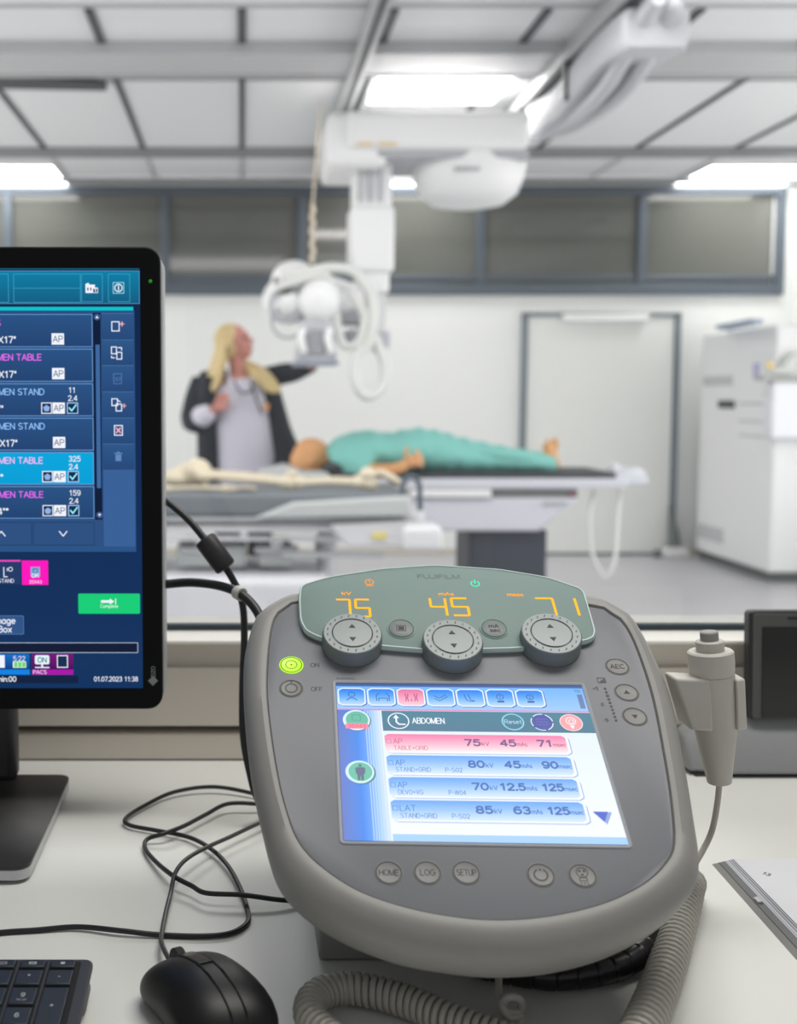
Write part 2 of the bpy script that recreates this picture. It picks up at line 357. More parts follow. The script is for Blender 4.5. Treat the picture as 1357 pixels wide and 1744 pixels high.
# high strip window in the back wall
zt, zb2 = wz(322), wz(503)
b = B()
x0, x1 = XL + .05, wx(1322)
b.box((x0, YW - .05, wz(503)), (x1, YW + .01, wz(484))); b.box((x0, YW - .05, wz(333)), (x1, YW + .01, wz(319)))
b.box((x0, YW - .035, wz(478)), (x1, YW + .01, wz(469)))
for px in (20, 283, 512, 812, 1082): b.box((wx(px - 7), YW - .055, wz(484)), (wx(px + 7), YW + .01, wz(333)))
b.box((wx(1308), YW - .055, wz(503)), (x1, YW + .01, wz(319)))
wf = struct('window_2', b, frame_mat, bev=.006)
edges = [-330, 20, 283, 512, 812, 1082, 1308]
for a, c in zip(edges, edges[1:]):
    p = B().box((max(XL + .05, wx(a + 6)), YW - .018, wz(484)), (wx(c - 6), YW - .002, wz(333))).build('pane', pane_mat, wf)
B().box((wx(290), YW - .03, wz(486)), (wx(505), YW - .001, wz(476))).build('lower_rail', frame_mat, wf)
# door
fr = B(); dx0, dx1, dzt = wx(885), wx(1152), wz(533)
fr.box((dx0, YW - .05, 0), (dx0 + .045, YW, dzt)).box((dx1 - .05, YW - .05, 0), (dx1, YW, dzt)).box((dx0, YW - .05, dzt - .03), (dx1, YW, dzt))
d = struct('door_1', fr, doorframe_mat, bev=.005)
B().box((dx0 + .045, YW - .03, .02), (dx1 - .05, YW - .004, dzt - .03)).build('door_leaf', door_mat, d, bev=.003)
B().box((wx(950), YW - .09, wz(549)), (wx(1095), YW - .03, wz(536))).build('door_closer', med_white, d, bev=.01)
B().box((dx0 + .045, YW - .034, 0), (dx1 - .05, YW - .004, .02)).build('door_seal', slot_mat, d)
struct('baseboard_back', B().box((XL, YW - .015, 0), (dx0, YW, .05)).box((dx1, YW - .015, 0), (XR, YW, .05)), M('baseboard', (196, 190, 178), .5))
struct('baseboard_right', B().box((XR - .015, 1.3, 0), (XR, YW - .02, .05)), MATS['baseboard'])
# ceiling grid
n = 1
def trim(b, m, **k):
    global tn; tn += 1; return struct('trim_%d' % tn, b, m, **k)
tn = 7
ya, yb, yc, yd, ye, yf = cy(14), cy(72), cy(112), cy(122), cy(250), cy(262)
trim(B().box((XL, yb, CE - .05), (XR, yc, CE)).box((XL, yb - .02, CE - .062), (XR, yb + .03, CE)).box((XL, yc - .03, CE - .062), (XR, yc, CE)), beam_mat, bev=.004)
trim(B().box((XL, ye, CE - .03), (XR, yf, CE)), M('ceiling_rib', (138, 141, 143), .5), bev=.004)
trim(B().box((XL, cy(131), CE - .012), (XR, cy(134), CE)), MATS['ceiling_rib'])
trim(B().box((XL, YW - .25, CE - .04), (XR, YW - .17, CE)), M('ceiling_edge', (120, 124, 128), .5))
trim(B().box((XL, cy(300) , CE - .015), (XR, cy(303), CE)), ceil_mat)
gx = .655 * 1.78 / 1.74 * 1.0
sp = 169 / 430 * 1.74
for i in range(-5, 7):
    X = i * sp
    if not XL < X < XR: continue
    trim(B().box((X - .02, ya, CE - .012), (X + .02, yb, CE)), slot_mat)
    trim(B().box((X - .016, yc + .03, CE - .012), (X + .016, ye, CE)), slot_mat)
    trim(B().box((X - .012, yf, CE - .012), (X + .012, YW - .25, CE)), beam_mat)
trim(B().box((XL, ya - .05, CE - .01), (XR, ya - .03, CE)), M('ceiling_joint', (186, 187, 189), .5))
q = [Z(0, 119, CE), Z(180, 132, CE), Z(182, 146, CE), Z(0, 143, CE)]
q[0] = Z(-250, 104, CE); q[3] = Z(-250, 138, CE)
v = B(); v.hexa([p - V((0, 0, .03)) for p in q] + q)
tag(v.build('ceiling_track', M('black_track', (40, 44, 48), .5), bev=.004), 'dark straight track fixed flat to the ceiling tiles at far left', 'track')

# ceiling lights
def lamp(x0, x1, y0, y1, label):
    t = thing('ceiling_light', label, 'ceiling light', ((x0 + x1) / 2, (y0 + y1) / 2, CE), group='bright ceiling light panels')
    b = B(); e = .03
    b.box((x0 - e, y0 - e, CE - .02), (x1 + e, y0, CE)).box((x0 - e, y1, CE - .02), (x1 + e, y1 + e, CE)).box((x0 - e, y0, CE - .02), (x0, y1, CE)).box((x1, y0, CE - .02), (x1 + e, y1, CE))
    b.build('frame', M('lamp_frame', (235, 236, 238), .4), t, bev=.003)
    B().box((x0, y0, CE - .014), (x1, y1, CE)).build('diffuser', M('lamp_diffuser', (255, 252, 250), .5, emis=LAMP), t, smoothit=False)
y0, y1 = cy(279), cy(315)
lamp(-3.0, Z(88, 279, CE).x, y0, y1, 'bright rectangular ceiling light at far left above the monitor')
lamp(.98, 1.72, y0, y1, 'ceiling light by the back wall, half hidden behind the x-ray column')
lamp(Z(1214, 279, CE).x, XR - .1, y0, y1, 'bright ceiling light above the white cabinet at right')
lamp(Z(645, 127, CE).x, Z(874, 127, CE).x, cy(127), cy(171), 'very bright ceiling light directly over the x-ray carriage')

# ------------------------------------------------------------ ceiling rails and the x-ray unit
YT = 6.2
def rail(px0, py0, px1, py1, z, label, wdt):
    a = Z(px0, py0, z); c = Z(px1, py1, z); X = (a.x + c.x) / 2; X = c.x
    t = thing('ceiling_rail', label, 'rail', (X, (a.y + c.y) / 2, z), group='ceiling rails carrying the x-ray unit')
    y0_, y1_ = 3.9, YW - .4
    B().box((X - wdt, y0_, z), (X + wdt, y1_, z + .05)).box((X - wdt * .4, y0_, z + .05), (X + wdt * .4, y1_, CE)).build('rail_beam', M('rail_aluminium', (186, 188, 188), .35, .5), t, bev=.004)
    B().box((X - wdt * .45, y0_, z - .004), (X + wdt * .45, y1_, z)).build('rail_groove', M('rail_dark', (70, 76, 78), .5), t)
    B().box((X - wdt - .01, y0_ - .03, z - .01), (X + wdt + .01, y0_, z + .07)).build('end_stop', med_grey, t, bev=.004)
rail(625, 60, 592, 175, 2.93, 'metal ceiling rail left of the x-ray carriage', .04)
rail(1010, 60, 905, 178, 2.90, 'metal ceiling rail right of the x-ray carriage beside grey hoses', .055)

xr = thing('ceiling_xray_unit', 'white ceiling-hung x-ray tube on telescopic column above the exam table', 'x-ray machine', (P(630, 290, YT).x, YT, 2.55))
def box_px(b, x0, y0, x1, y1, Yn, Yf):
    a = P(x0, y1, Yn); c = P(x1, y0, Yn); b.box((a.x, Yn, a.z), (c.x, Yf, c.z)); return b
b = B(); box_px(b, 556, 188, 662, 282, 5.95, 6.55); b.build('carriage_block', med_white, xr, bev=.05, bseg=4)
b = B(); box_px(b, 592, 186, 905, 252, 5.9, 6.5); b.build('carriage', med_white, xr, bev=.04, bseg=4)
b = B(); box_px(b, 640, 252, 902, 268, 5.95, 6.5); b.build('carriage_tray', med_grey, xr, bev=.01)
b = B(); box_px(b, 608, 243, 634, 247, 5.893, 5.9); box_px(b, 644, 243, 676, 247, 5.893, 5.9); b.build('caution_stripe', M('yellow_stripe', (238, 205, 140), .5), xr)
# round shroud
c = P(797, 300, 6.25); c.z = 0
zb_ = P(797, 340, 6.0).z; zt_ = P(797, 245, 6.0).z; h = zt_ - zb_
b = B().lathe([(.001, zb_), (.12, zb_ + .004), (.20, zb_ + .02), (.265, zb_ + .07), (.30, zb_ + .15), (.31, zb_ + .22), (.29, zt_ + .02), (.24, zt_ + .08), (.001, zt_ + .09)], c, 48); b.build('round_shroud', med_white, xr)
b = B()
for k in range(5): box_px(b, 774 + k * 9, 284, 781 + k * 9, 290, 5.945, 5.96)
b.build('maker_mark', M('grey_mark', (170, 172, 176), .5), xr)
# telescopic column
for i, (xa, xb, yA, yB, r) in enumerate([(598, 664, 280, 470, .024), (593, 668, 355, 468, .03), (604, 660, 462, 502, .02)]):
    b = B(); a = P(xa, yB, YT); d_ = P(xb, yA, YT); hw = (d_.x - a.x) / 2
    b.box((a.x, YT - hw, a.z), (d_.x, YT + hw, d_.z)); b.build('column_section', med_white, xr, bev=r, bseg=4)
b = B()
for xg in (612, 630, 648):
    a = P(xg, 350, YT - .13); b.box((a.x - .008, YT - .137, P(xg, 350, YT).z), (a.x + .008, YT - .115, P(xg, 285, YT).z))
b.build('column_groove', med_grey, xr, bev=.002)
b = B(); b.rings([P(632, 500, YT), P(632, 560, YT), P(632, 600, YT)], [.085, .075, .05], 24); b.build('column_hub', M('hub_plastic', (206, 207, 210), .5), xr, bev=.01)  # hub in a slightly greyer plastic than the column
b = B(); box_px(b, 590, 560, 625, 588, 6.05, 6.3); box_px(b, 575, 520, 640, 552, 6.1, 6.3); b.build('arm_bracket', med_grey, xr, bev=.015, bseg=3)
# tube housing: cylinder lying towards the camera with rounded ends
b = B(); b.rings([P(492, 515, 6.15), P(480, 505, 6.1), P(478, 500, 6.05)], [.13, .12, .08], 32)
b.ell(P(500, 478, 6.12), (.125, .16, .11)); b.ell(P(492, 515, 6.1), (.115, .15, .12)); b.rings([P(490, 500, 6.1), P(560, 505, 6.15), P(615, 515, 6.2)], [.105, .11, .09], 32)
b.build('tube_housing', med_white, xr, remesh=.008, smth=6)
b = B(); b.torus(P(488, 520, 5.97), .085, .012, q=Matrix.Rotation(PI / 2, 3, 'X')); b.torus(P(490, 548, 6.0), .085, .008, q=Matrix.Rotation(PI / 2, 3, 'X')); b.build('cable_ring', med_grey, xr)
b = B(); b.ell(P(488, 497, 5.98), (.04, .03, .02)); b.ell(P(470, 478, 5.96), (.014, .02, .02)); b.build('dark_fitting', M('olive_fitting', (110, 110, 98), .5), xr)
b = B(); b.ell(P(545, 512, 5.95), (.115, .09, .12)); b.build('round_cap', med_white, xr)
co = B(); a0 = P(506, 616, 5.95); a1 = P(570, 616, 5.95); t0 = P(512, 545, 5.95); t1 = P(568, 545, 5.95)
co.hexa([(a0.x - .01, 5.9, a0.z), (a1.x + .01, 5.9, a0.z), (a1.x + .01, 6.15, a0.z), (a0.x - .01, 6.15, a0.z), (t0.x, 5.92, t0.z), (t1.x, 5.92, t0.z), (t1.x, 6.13, t0.z), (t0.x, 6.13, t0.z)])
cob = co.build('collimator', M('collimator_grey', (190, 191, 198), .45), xr, bev=.012, bseg=3)
for px in (514, 560):
    b = B(); b.rings(smooth([P(px + 2, 560, 5.88), P(px - 2, 575, 5.87), P(px + 1, 590, 5.87), P(px + 4, 600, 5.88)], 5), .02, 12); b.build('handle', med_white, cob)
B().box((P(526, 598, 5.9).x, 5.885, P(526, 604, 5.9).z), (P(552, 598, 5.9).x, 5.9, P(526, 562, 5.9).z)).build('panel', M('panel_grey', (158, 159, 166), .5), cob, bev=.006)
B().box((a0.x - .02, 5.88, a0.z - .02), (a1.x + .02, 6.17, a0.z)).build('glass_plate', M('collimator_edge', (150, 160, 176), .3), cob, bev=.005)
hose = M('white_hose', (224, 225, 222), .5)
for pts, r in [([(480, 470), (520, 465), (560, 456), (600, 462), (625, 490), (630, 530), (618, 580), (605, 620), (606, 655), (625, 675), (650, 660), (655, 625), (640, 580), (618, 530), (600, 500)], .028),
               ([(470, 490), (500, 480), (550, 468), (566, 490), (572, 530), (578, 570), (590, 590), (612, 580), (622, 540)], .022),
               ([(610, 470), (632, 500), (636, 550), (622, 600)], .03)]:
    q = [P(x, y, 5.93 - .02 * math.sin(i)) for i, (x, y) in enumerate(pts)]
    B().tube(q, r, 12, 8).build('hose', hose, xr)
b = B(); box_px(b, 645, 564, 664, 592, 6.1, 6.14); box_px(b, 625, 578, 640, 594, 6.0, 6.1); b.build('side_bracket', M('lilac_grey', (200, 200, 210), .5), xr, bev=.006)
# flexible cable carrier along the right rail
base = Z(935, 175, 2.80).x
t = thing('cable_carrier', 'pale grey ribbed cable carrier hanging beside the right ceiling rail', 'cable carrier', (base + .12, 5.5, 2.8))
rows = []; nk = 44
for j in range(nk + 1):
    f = j / nk; y_ = 4.72 + 1.62 * f; e_ = (0, .012)[j % 2]; dz = .03 * math.sin(f * 7); w_ = .26 - .05 * f
    rows.append([V((base + a_ * w_ + (e_ if a_ > .5 else -e_), y_, 2.80 + dz + b_)) for a_, b_ in ((.06, -.075 - e_), (.94, -.075 - e_), (1, -.045), (1, .055), (.94, .085), (.06, .085), (0, .055), (0, -.045))])
B().loft(rows).build('carrier_body', M('pale_hose', (196, 197, 201), .6), t, bev=.006)
for k in (0, 1): B().tube([V((base + .08 + .1 * k, 4.60 + .06 * k, 2.88)), V((base + .07 + .1 * k, 4.72, 2.84)), V((base + .08 + .1 * k, 5.2, 2.70)), V((base + .08 + .07 * k, 5.8, 2.69)), V((base + .04 + .05 * k, 6.3, 2.74))], .035, 12).build('hose', M('pale_hose', (196, 197, 201)), t)
B().box((base - .03, 5.5, 2.72), (base - .004, 5.54, 2.92)).box((base - .03, 5.5, 2.89), (base + .25, 5.54, 2.92)).build('hanger_bracket', M('rail_dark', (70, 76, 78)), t, bev=.004)
# chain
b = B()
for k in range(26):
    p = P(532 + 2 * math.sin(k), 352 + k * 3.7, 6.75); b.ell(p, (.014, .014, .017), seg=10)
tp = P(545, 250, 6.75); b.cone((tp.x, tp.y, CE), P(532, 352, 6.75), .006, seg=8)
tag(b.build('hanging_chain', M('cream_chain', (222, 210, 190), .5)), 'cream beaded chain hanging from the ceiling beside the x-ray column', 'chain')

# ------------------------------------------------------------ exam table
YE = 6.3
et = thing('exam_table', 'white x-ray examination table with black top on dark pedestal', 'exam table', (P(860, 800, YE).x, YE, 0))
zt = P(700, 808, 6.1).z
xa, xb = P(560, 800, 6.1).x, P(1062, 800, 6.1).x
B().box((xa, 6.03, zt - .075), (xb, 6.62, zt - .018)).build('table_top', M('table_lilac_white', (214, 215, 224), .4), et, bev=.012, bseg=3)
B().box((xa + .02, 6.06, zt - .018), (xb - .05, 6.60, zt + .012)).build('mattress', M('dark_mattress', (62, 66, 72), .6), et, bev=.01)
B().box((P(700, 800, 6.02).x, 6.02, zt - .12), (P(838, 800, 6.02).x, 6.1, zt - .078)).build('cassette_tray', med_white, et, bev=.006)
B().box((P(838, 800, 6.06).x, 6.06, zt - .125), (P(985, 800, 6.06).x, 6.5, zt - .078)).build('rail_mechanism', M('mechanism', (120, 122, 122), .5), et, bev=.006)
a = P(700, 846, 6.05); c = P(990, 848, 6.05); e = P(918, 905, 6.05)
b = B(); b.hexa([(a.x, 6.05, e.z), (e.x, 6.05, e.z), (e.x, 6.58, e.z), (a.x, 6.58, e.z), (a.x, 6.05, c.z), (c.x, 6.05, c.z), (c.x, 6.58, c.z), (a.x, 6.58, c.z)])
b.build('housing', M('table_lilac_white', (214, 215, 224)), et, bev=.015, bseg=3)
B().box((P(800, 905, 6.12).x, 6.12, 0), (P(932, 905, 6.12).x, 6.52, e.z)).build('pedestal', M('pedestal_blue_black', (58, 64, 76), .5), et, bev=.01)
B().box((P(820, 970, 6.1).x, 6.1, 0), (P(925, 970, 6.1).x, 6.55, .06)).build('floor_plate', M('pedestal_blue_black', (58, 64, 76)), et, bev=.01)
b = B(); b.ell(P(1068, 806, 6.2), (.10, .08, .035)); b.ell(P(1045, 797, 6.2), (.035, .04, .03)); box_px(b, 1040, 808, 1104, 826, 6.1, 6.35); b.build('hand_control', M('control_white', (216, 220, 228), .5), et, remesh=.008)
B().tube([P(1012, 835, 6.15), P(1004, 880, 6.1), P(1008, 940, 6.05), P(1028, 982, 6.0), P(1046, 955, 6.0), P(1052, 880, 6.08), P(1056, 828, 6.15)], .011, 10).build('cable', hose, et)
b = B(); box_px(b, 925, 855, 965, 861, 6.04, 6.05); b.build('label_plate', med_grey, et)
b = B(); b.ell(P(974, 841, 6.05), .012); b.build('red_knob', M('dusty_red', (176, 110, 120), .5), et)
# phantom patient
ph = thing('patient_dummy', 'tan training dummy in a teal gown lying on the exam table', 'dummy', tuple(P(740, 800, 6.3)))
zt2 = zt + .012
def L(px, py, Y=6.32): return P(px, py, Y)
b = B()
b.ell(L(530, 775), (.105, .085, .10)); b.ell(L(519, 785), (.085, .08, .09)); b.ell(L(545, 776), (.05, .055, .075)); 
b.ell(L(541, 757), (.014, .014, .022)); b.ell(L(552, 768), (.02, .035, .04))
b.ell(L(531, 786, 6.235), (.022, .012, .014))
b.rings([L(548, 778), L(566, 784)], [.055, .06], 16)
b.rings([L(566, 785), L(620, 778), L(700, 780), L(745, 782)], [(.085, .17), (.095, .17), (.085, .15), (.08, .16)], 20)
for s_, Yl in ((0, 6.24), (1, 6.42)):
    b.rings(smooth([L(742, 783, Yl), L(830, 786, Yl), L(930, 790, Yl)], 5), [.085 - .0045 * i for i in range(11)], 14)
    b.rings([L(930, 790, Yl), L(937, 775, Yl), L(931 + s_ * 14, 755 - s_ * 4, Yl)], [.04, .038, .028], 14)
    b.ell(L(944, 789, Yl), (.035, .035, .035))
    for k in range(5): b.rings([L(933 + s_ * 14, 758 - s_ * 3, Yl + (k - 2) * .016), L(931 + s_ * 14, 747 - s_ * 3 + abs(k - 1), Yl + (k - 2) * .018)], [.011, .009], 8)
# near arm with open hand, lying towards the viewer on the edge
b.rings(smooth([L(575, 780, 6.2), L(610, 795, 6.12), L(640, 802, 6.07)], 4), [.055 - .002 * i for i in range(9)], 14)
b.rings(smooth([L(640, 802, 6.07), L(668, 800, 6.02), L(690, 793, 6.0)], 4), [.04 - .0014 * i for i in range(9)], 14)
b.ell(L(700, 786, 6.0), (.045, .025, .035))
for (fx, fy, l) in ((712, 765, 1), (718, 774, 1), (722, 784, 1), (720, 795, 1)):
    b.rings(smooth([L(702, 785 + (fy - 780) * .3, 6.0), L((702 + fx) / 2, (785 + fy) / 2, 5.985), L(fx, fy, 6.0)], 3), .0105, 8)
b.rings([L(694, 782, 5.99), L(690, 770, 5.98), L(696, 760, 5.98)], [.014, .012, .01], 8)
b.rings(smooth([L(580, 775, 6.5), L(640, 780, 6.52), L(700, 778, 6.48)], 4), .038, 12)
b.build('body', M('tan_skin', (222, 164, 112), .55, bump=.05, bscale=60), ph, remesh=.008, smth=3)
g = B()
gp = [L(x, y) for x, y in ((562, 785), (585, 772), (620, 768), (665, 770), (705, 766), (740, 770), (780, 776), (830, 781), (880, 785), (936, 790))]
gr = [(.06, .13), (.10, .21), (.12, .235), (.112, .23), (.125, .22), (.125, .225), (.105, .22), (.088, .20), (.07, .18), (.06, .17)]
gs, grs = [], []
sm = smooth(gp, 5)
for i, p in enumerate(sm):
    k = i / 5; j = min(int(k), 8); f = k - j
    fold = 1 + .05 * math.sin(i * 1.9) + .03 * math.sin(i * 4.3)
    grs.append(((gr[j][0] * (1 - f) + gr[j + 1][0] * f) * fold, gr[j][1] * (1 - f) + gr[j + 1][1] * f))
g.rings(sm, grs, 28)
g.rings(smooth([L(578, 782, 6.2), L(610, 794, 6.12), L(632, 800, 6.08)], 4), [.08, .08, .078, .075, .074, .072, .07, .068, .066], 16)
for (a_, b_) in (((600, 760), (700, 790)), ((640, 752), (760, 772)), ((720, 756), (860, 792)), ((600, 790), (690, 772)), ((760, 768), (930, 783))):
    g.rings(smooth([L(a_[0], a_[1], 6.2), L((a_[0] + b_[0]) / 2, (a_[1] + b_[1]) / 2 - 3, 6.14), L(b_[0], b_[1], 6.2)], 4), .032, 8)
g.build('gown', M('teal_gown', (130, 200, 191), .75, bump=.8, bscale=9, bdist=.03), ph, remesh=.01, smth=2)
b = B(); b.box((P(562, 800, 6.0).x - .02, 6.1, zt2 - .002), (P(600, 800, 6.0).x, 6.5, zt2 + .05)); b.build('collar_pad', M('dark_mattress', (62, 66, 72)), ph, bev=.02)
pw = B(); c = P(478, 795, 6.3); pw.hexa([(c.x - .10, 6.1, zt2), (c.x + .12, 6.1, zt2), (c.x + .12, 6.5, zt2), (c.x - .10, 6.5, zt2), (c.x + .02, 6.14, zt2 + .03), (c.x + .10, 6.14, zt2 + .012), (c.x + .10, 6.48, zt2 + .012), (c.x + .02, 6.48, zt2 + .03)])
pw.box((c.x - .12, 6.05, zt2 - .09), (xa + .0, 6.6, zt2))
tag(pw.build('head_cushion', M('pale_cushion', (200, 204, 204), .7), bev=.02, bseg=3), 'pale cushion wedge under the dummy head at the table end', 'cushion')

# ------------------------------------------------------------ person
YP = 6.85
pe = thing('person', 'blonde person in dark blazer and white shirt reaching up to the x-ray tube', 'person', (P(415, 700, YP).x, YP, 0))
def Q(x, y, dy=0): return P(x, y, YP + dy)
skin = M('skin', (206, 142, 130), .55)
b = B()
hc = Q(401, 584)
rt = Matrix.Rotation(math.radians(-18), 3, 'Y') @ Matrix.Rotation(math.radians(-22), 3, 'Z')    # faces right, up, a little to the camera
def H(x, y, z): return hc + rt @ V((x, y, z))
b.ell(hc + rt @ V((-.012, 0, .03)), (.098, .076, .088), rt); b.ell(H(.02, 0, -.035), (.068, .058, .075), rt); b.ell(H(.052, 0, -.088), (.03, .028, .022), rt)
b.rings([H(.082, 0, .02), H(.108, 0, -.022), H(.084, 0, -.03)], [.010, .016, .012], 10)
b.ell(H(.08, 0, .035), (.012, .05, .012), rt); b.ell(H(.083, 0, -.052), (.014, .024, .007), rt); b.ell(H(.08, 0, -.066), (.014, .022, .008), rt)
b.ell(H(.05, .035, -.02), (.03, .026, .026), rt); b.ell(H(.05, -.035, -.02), (.03, .026, .026), rt)
for s_ in (-1, 1): b.ell(H(-.01, s_ * .076, -.01), (.018, .008, .03), rt)
b.rings([H(-.015, 0, -.05), Q(404, 622), Q(410, 645)], [.052, .052, .065], 18)
b.rings([Q(408, 640), Q(412, 700), Q(415, 760), Q(418, 800)], [(.09, .15), (.10, .15), (.09, .13), (.11, .17)], 22, up=(0, -1, 0))
for s_ in (-1, 1):
    b.rings([(pe.location.x + s_ * .09, YP, .88), (pe.location.x + s_ * .1, YP, .5), (pe.location.x + s_ * .1, YP + .01, .08)], [.09, .06, .042], 14)
    b.rings([(pe.location.x + s_ * .1, YP + .03, .05), (pe.location.x + s_ * .11, YP - .16, .03)], [.04, .03], 12)
b.rings([Q(340, 650), Q(326, 715, -.04)], [.05, .042], 12); b.rings([Q(326, 715, -.04), Q(352, 705, -.16), Q(364, 697, -.18)], [.042, .034, .027], 12)
b.rings([Q(458, 642), Q(500, 634, -.1)], [.05, .042], 12); b.rings([Q(500, 634, -.1), Q(535, 618, -.3), Q(545, 612, -.36)], [.042, .03, .026], 12)
# hands
b.ell(Q(373, 690, -.19), (.036, .02, .04))
for k, (fx, fy) in enumerate(((388, 673), (391, 680), (391, 688), (387, 696))):
    b.rings(smooth([Q(375, 684 + k * 3, -.20), Q((375 + fx) / 2 + 2, fy - 3 + k, -.225), Q(fx, fy, -.215)], 3), [.0105] * 4 + [.0095] * 3, 8)
b.rings(smooth([Q(368, 684, -.205), Q(372, 675, -.22), Q(379, 671, -.225)], 3), .011, 8)
b.ell(Q(549, 608, -.38), (.035, .04, .024))
for k in range(4): b.rings(smooth([Q(552, 606, -.37 - k * .018), Q(560, 598, -.38 - k * .018), Q(558, 590, -.39 - k * .018)], 3), .009, 8)
b.rings([Q(545, 603, -.35), Q(543, 596, -.36), Q(546, 590, -.37)], [.011, .010, .009], 8)
b.build('body', skin, pe, remesh=.0065, smth=3)
for s_ in (-1, 1): B().ell(H(.079, s_ * .03, .012), (.009, .015, .007), rt).build('eye', M('eye_dark', (60, 46, 44), .3), pe)
b = B(); b.ell(H(.088, 0, -.059), (.012, .02, .008), rt); b.build('lips', M('lip', (176, 96, 98), .5), pe)
hair = B()
hair.ell(H(-.03, 0, .045), (.098, .09, .086), rt); hair.ell(H(-.045, 0, .0), (.085, .095, .1), rt)
for k in range(9):      # long locks falling behind and over the shoulders
    f = k / 8; r0 = .034
    hair.rings(smooth([Q(384 + 8 * f, 566 + 4 * f, .03 - .08 * f), Q(370 + 14 * f, 600, -.0 - .07 * f), Q(358 + 16 * f + 2 * math.sin(k * 2), 640, -.05 - .07 * f), Q(350 + 17 * f + 3 * math.sin(k * 1.7), 672 - 10 * f + 4 * math.sin(k * 3), -.09 - .05 * f)], 5), [r0 - .0013 * i for i in range(16)], 10)
for k in range(6):
    f = k / 5
    hair.rings(smooth([Q(400, 590 + 4 * f, .07), Q(418 + 3 * f, 618 + 6 * f, .02 - .04 * f), Q(444 - 6 * f, 632 + 8 * f, -.09 - .05 * f), Q(466 - 14 * f, 652 + 6 * f, -.13 - .03 * f), Q(477 - 18 * f, 668 + 2 * math.sin(k * 2.3), -.13 - .04 * f)], 4), [.020 + .0016 * min(i, 7) - .0024 * max(0, i - 9) for i in range(17)], 10)
hair.build('hair', M('blond_hair', (216, 192, 140), .5, bump=.6, bscale=60), pe, remesh=.007, smth=3)
b = B(); b.rings([Q(388, 590, -.085), Q(386, 606, -.09)], [.016, .012], 8); b.build('dark_hair_lock', M('dark_blond', (170, 146, 108), .6), pe)  # one lock of darker blond beside the face
sh = B()
sh.rings(smooth([Q(410, 648, -.01), Q(412, 662, -.02), Q(414, 700, -.03), Q(418, 750, -.03), Q(418, 815, -.02), Q(418, 850, 0)], 4), [(.06 + .02 * min(i, 3) + .001 * i, .09 + .022 * min(i, 4) + .001 * i) for i in range(21)], 26, up=(0, -1, 0))
sh.rings([Q(341, 712, -.12), Q(352, 705, -.17), Q(360, 699, -.185)], [.068, .06, .045], 16); sh.ell(Q(343, 708, -.12), .062)
for s_ in (-1, 1): sh.rings(smooth([Q(410 + s_ * 20, 640, -.06), Q(410 + s_ * 19, 650, -.12), Q(411 + s_ * 5, 668, -.16)], 3), [.014, .016, .016, .016, .015, .014, .01], 8)
sh.build('shirt', M('white_shirt', (214, 212, 226), .75, bump=.2, bscale=18), pe, remesh=.009, smth=5)
bl = B()
# blazer: back shell and two open fronts
for s_, xs in ((-1, [(356, 642), (352, 690), (354, 740), (356, 800), (356, 850)]), (1, [(455, 642), (466, 690), (476, 735), (488, 772), (488, 800)])):
    p = smooth([Q(x, y, -.03) for x, y in xs], 4)
    bl.rings(p, [(.11, .055 + .0016 * i + (0 if s_ < 0 else .001 * i)) for i in range(len(p))], 18, up=(0, -1, 0))
bl.rings(smooth([Q(410, 636, .05), Q(413, 700, .06), Q(418, 790, .06)], 5), [(.055, .17 + .003 * i) for i in range(11)], 22, up=(0, -1, 0))
bl.rings(smooth([Q(345, 647), Q(332, 680, -.02), Q(324, 716, -.05)], 4), [.066, .068, .068, .066, .065, .064, .064, .064, .062], 16); bl.ell(Q(326, 718, -.05), .062)
bl.rings(smooth([Q(326, 718, -.05), Q(333, 722, -.1), Q(343, 714, -.13)], 3), [.06, .058, .058, .058, .058, .058, .055], 16)
bl.rings(smooth([Q(448, 645), Q(480, 637, -.05), Q(503, 633, -.12), Q(530, 621, -.27)], 4), [.07, .068, .067, .066, .065, .064, .063, .061, .058, .055, .052, .05, .048], 16)
bl.rings(smooth([Q(385, 636, .02), Q(360, 642), Q(343, 648)], 3), .052, 12); bl.rings(smooth([Q(435, 636, .02), Q(450, 640), Q(460, 643)], 3), .052, 12)
bl.build('blazer', M('dark_blazer', (32, 37, 47), .85, bump=.2, bscale=40), pe, remesh=.009, smth=4)
b = B(); b.rings([(pe.location.x, YP, .98), (pe.location.x, YP, .86)], [(.12, .18), (.12, .18)], 20, up=(0, -1, 0))
for s_ in (-1, 1): b.rings([(pe.location.x + s_ * .09, YP, .9), (pe.location.x + s_ * .1, YP, .5), (pe.location.x + s_ * .1, YP, .1)], [.1, .08, .075], 16)
b.build('trousers', M('dark_trousers', (40, 44, 52), .85), pe, remesh=.012)
b = B(); b.rings(smooth([Q(398, 650, -.19), Q(412, 668, -.215), Q(426, 668, -.215), Q(430, 655, -.19)], 5), .006, 8); b.rings(smooth([Q(427, 650, -.185), Q(436, 678, -.21), Q(446, 705, -.19)], 5), .007, 8)
b.build('lanyard', M('navy_lanyard', (60, 64, 82), .6), pe)
b = B(); p = Q(453, 693, -.185); b.box((p.x - .018, p.y - .01, p.z - .02), (p.x + .018, p.y, p.z + .02)); b.build('badge', M('orange_badge', (226, 164, 106), .5), pe, bev=.003)

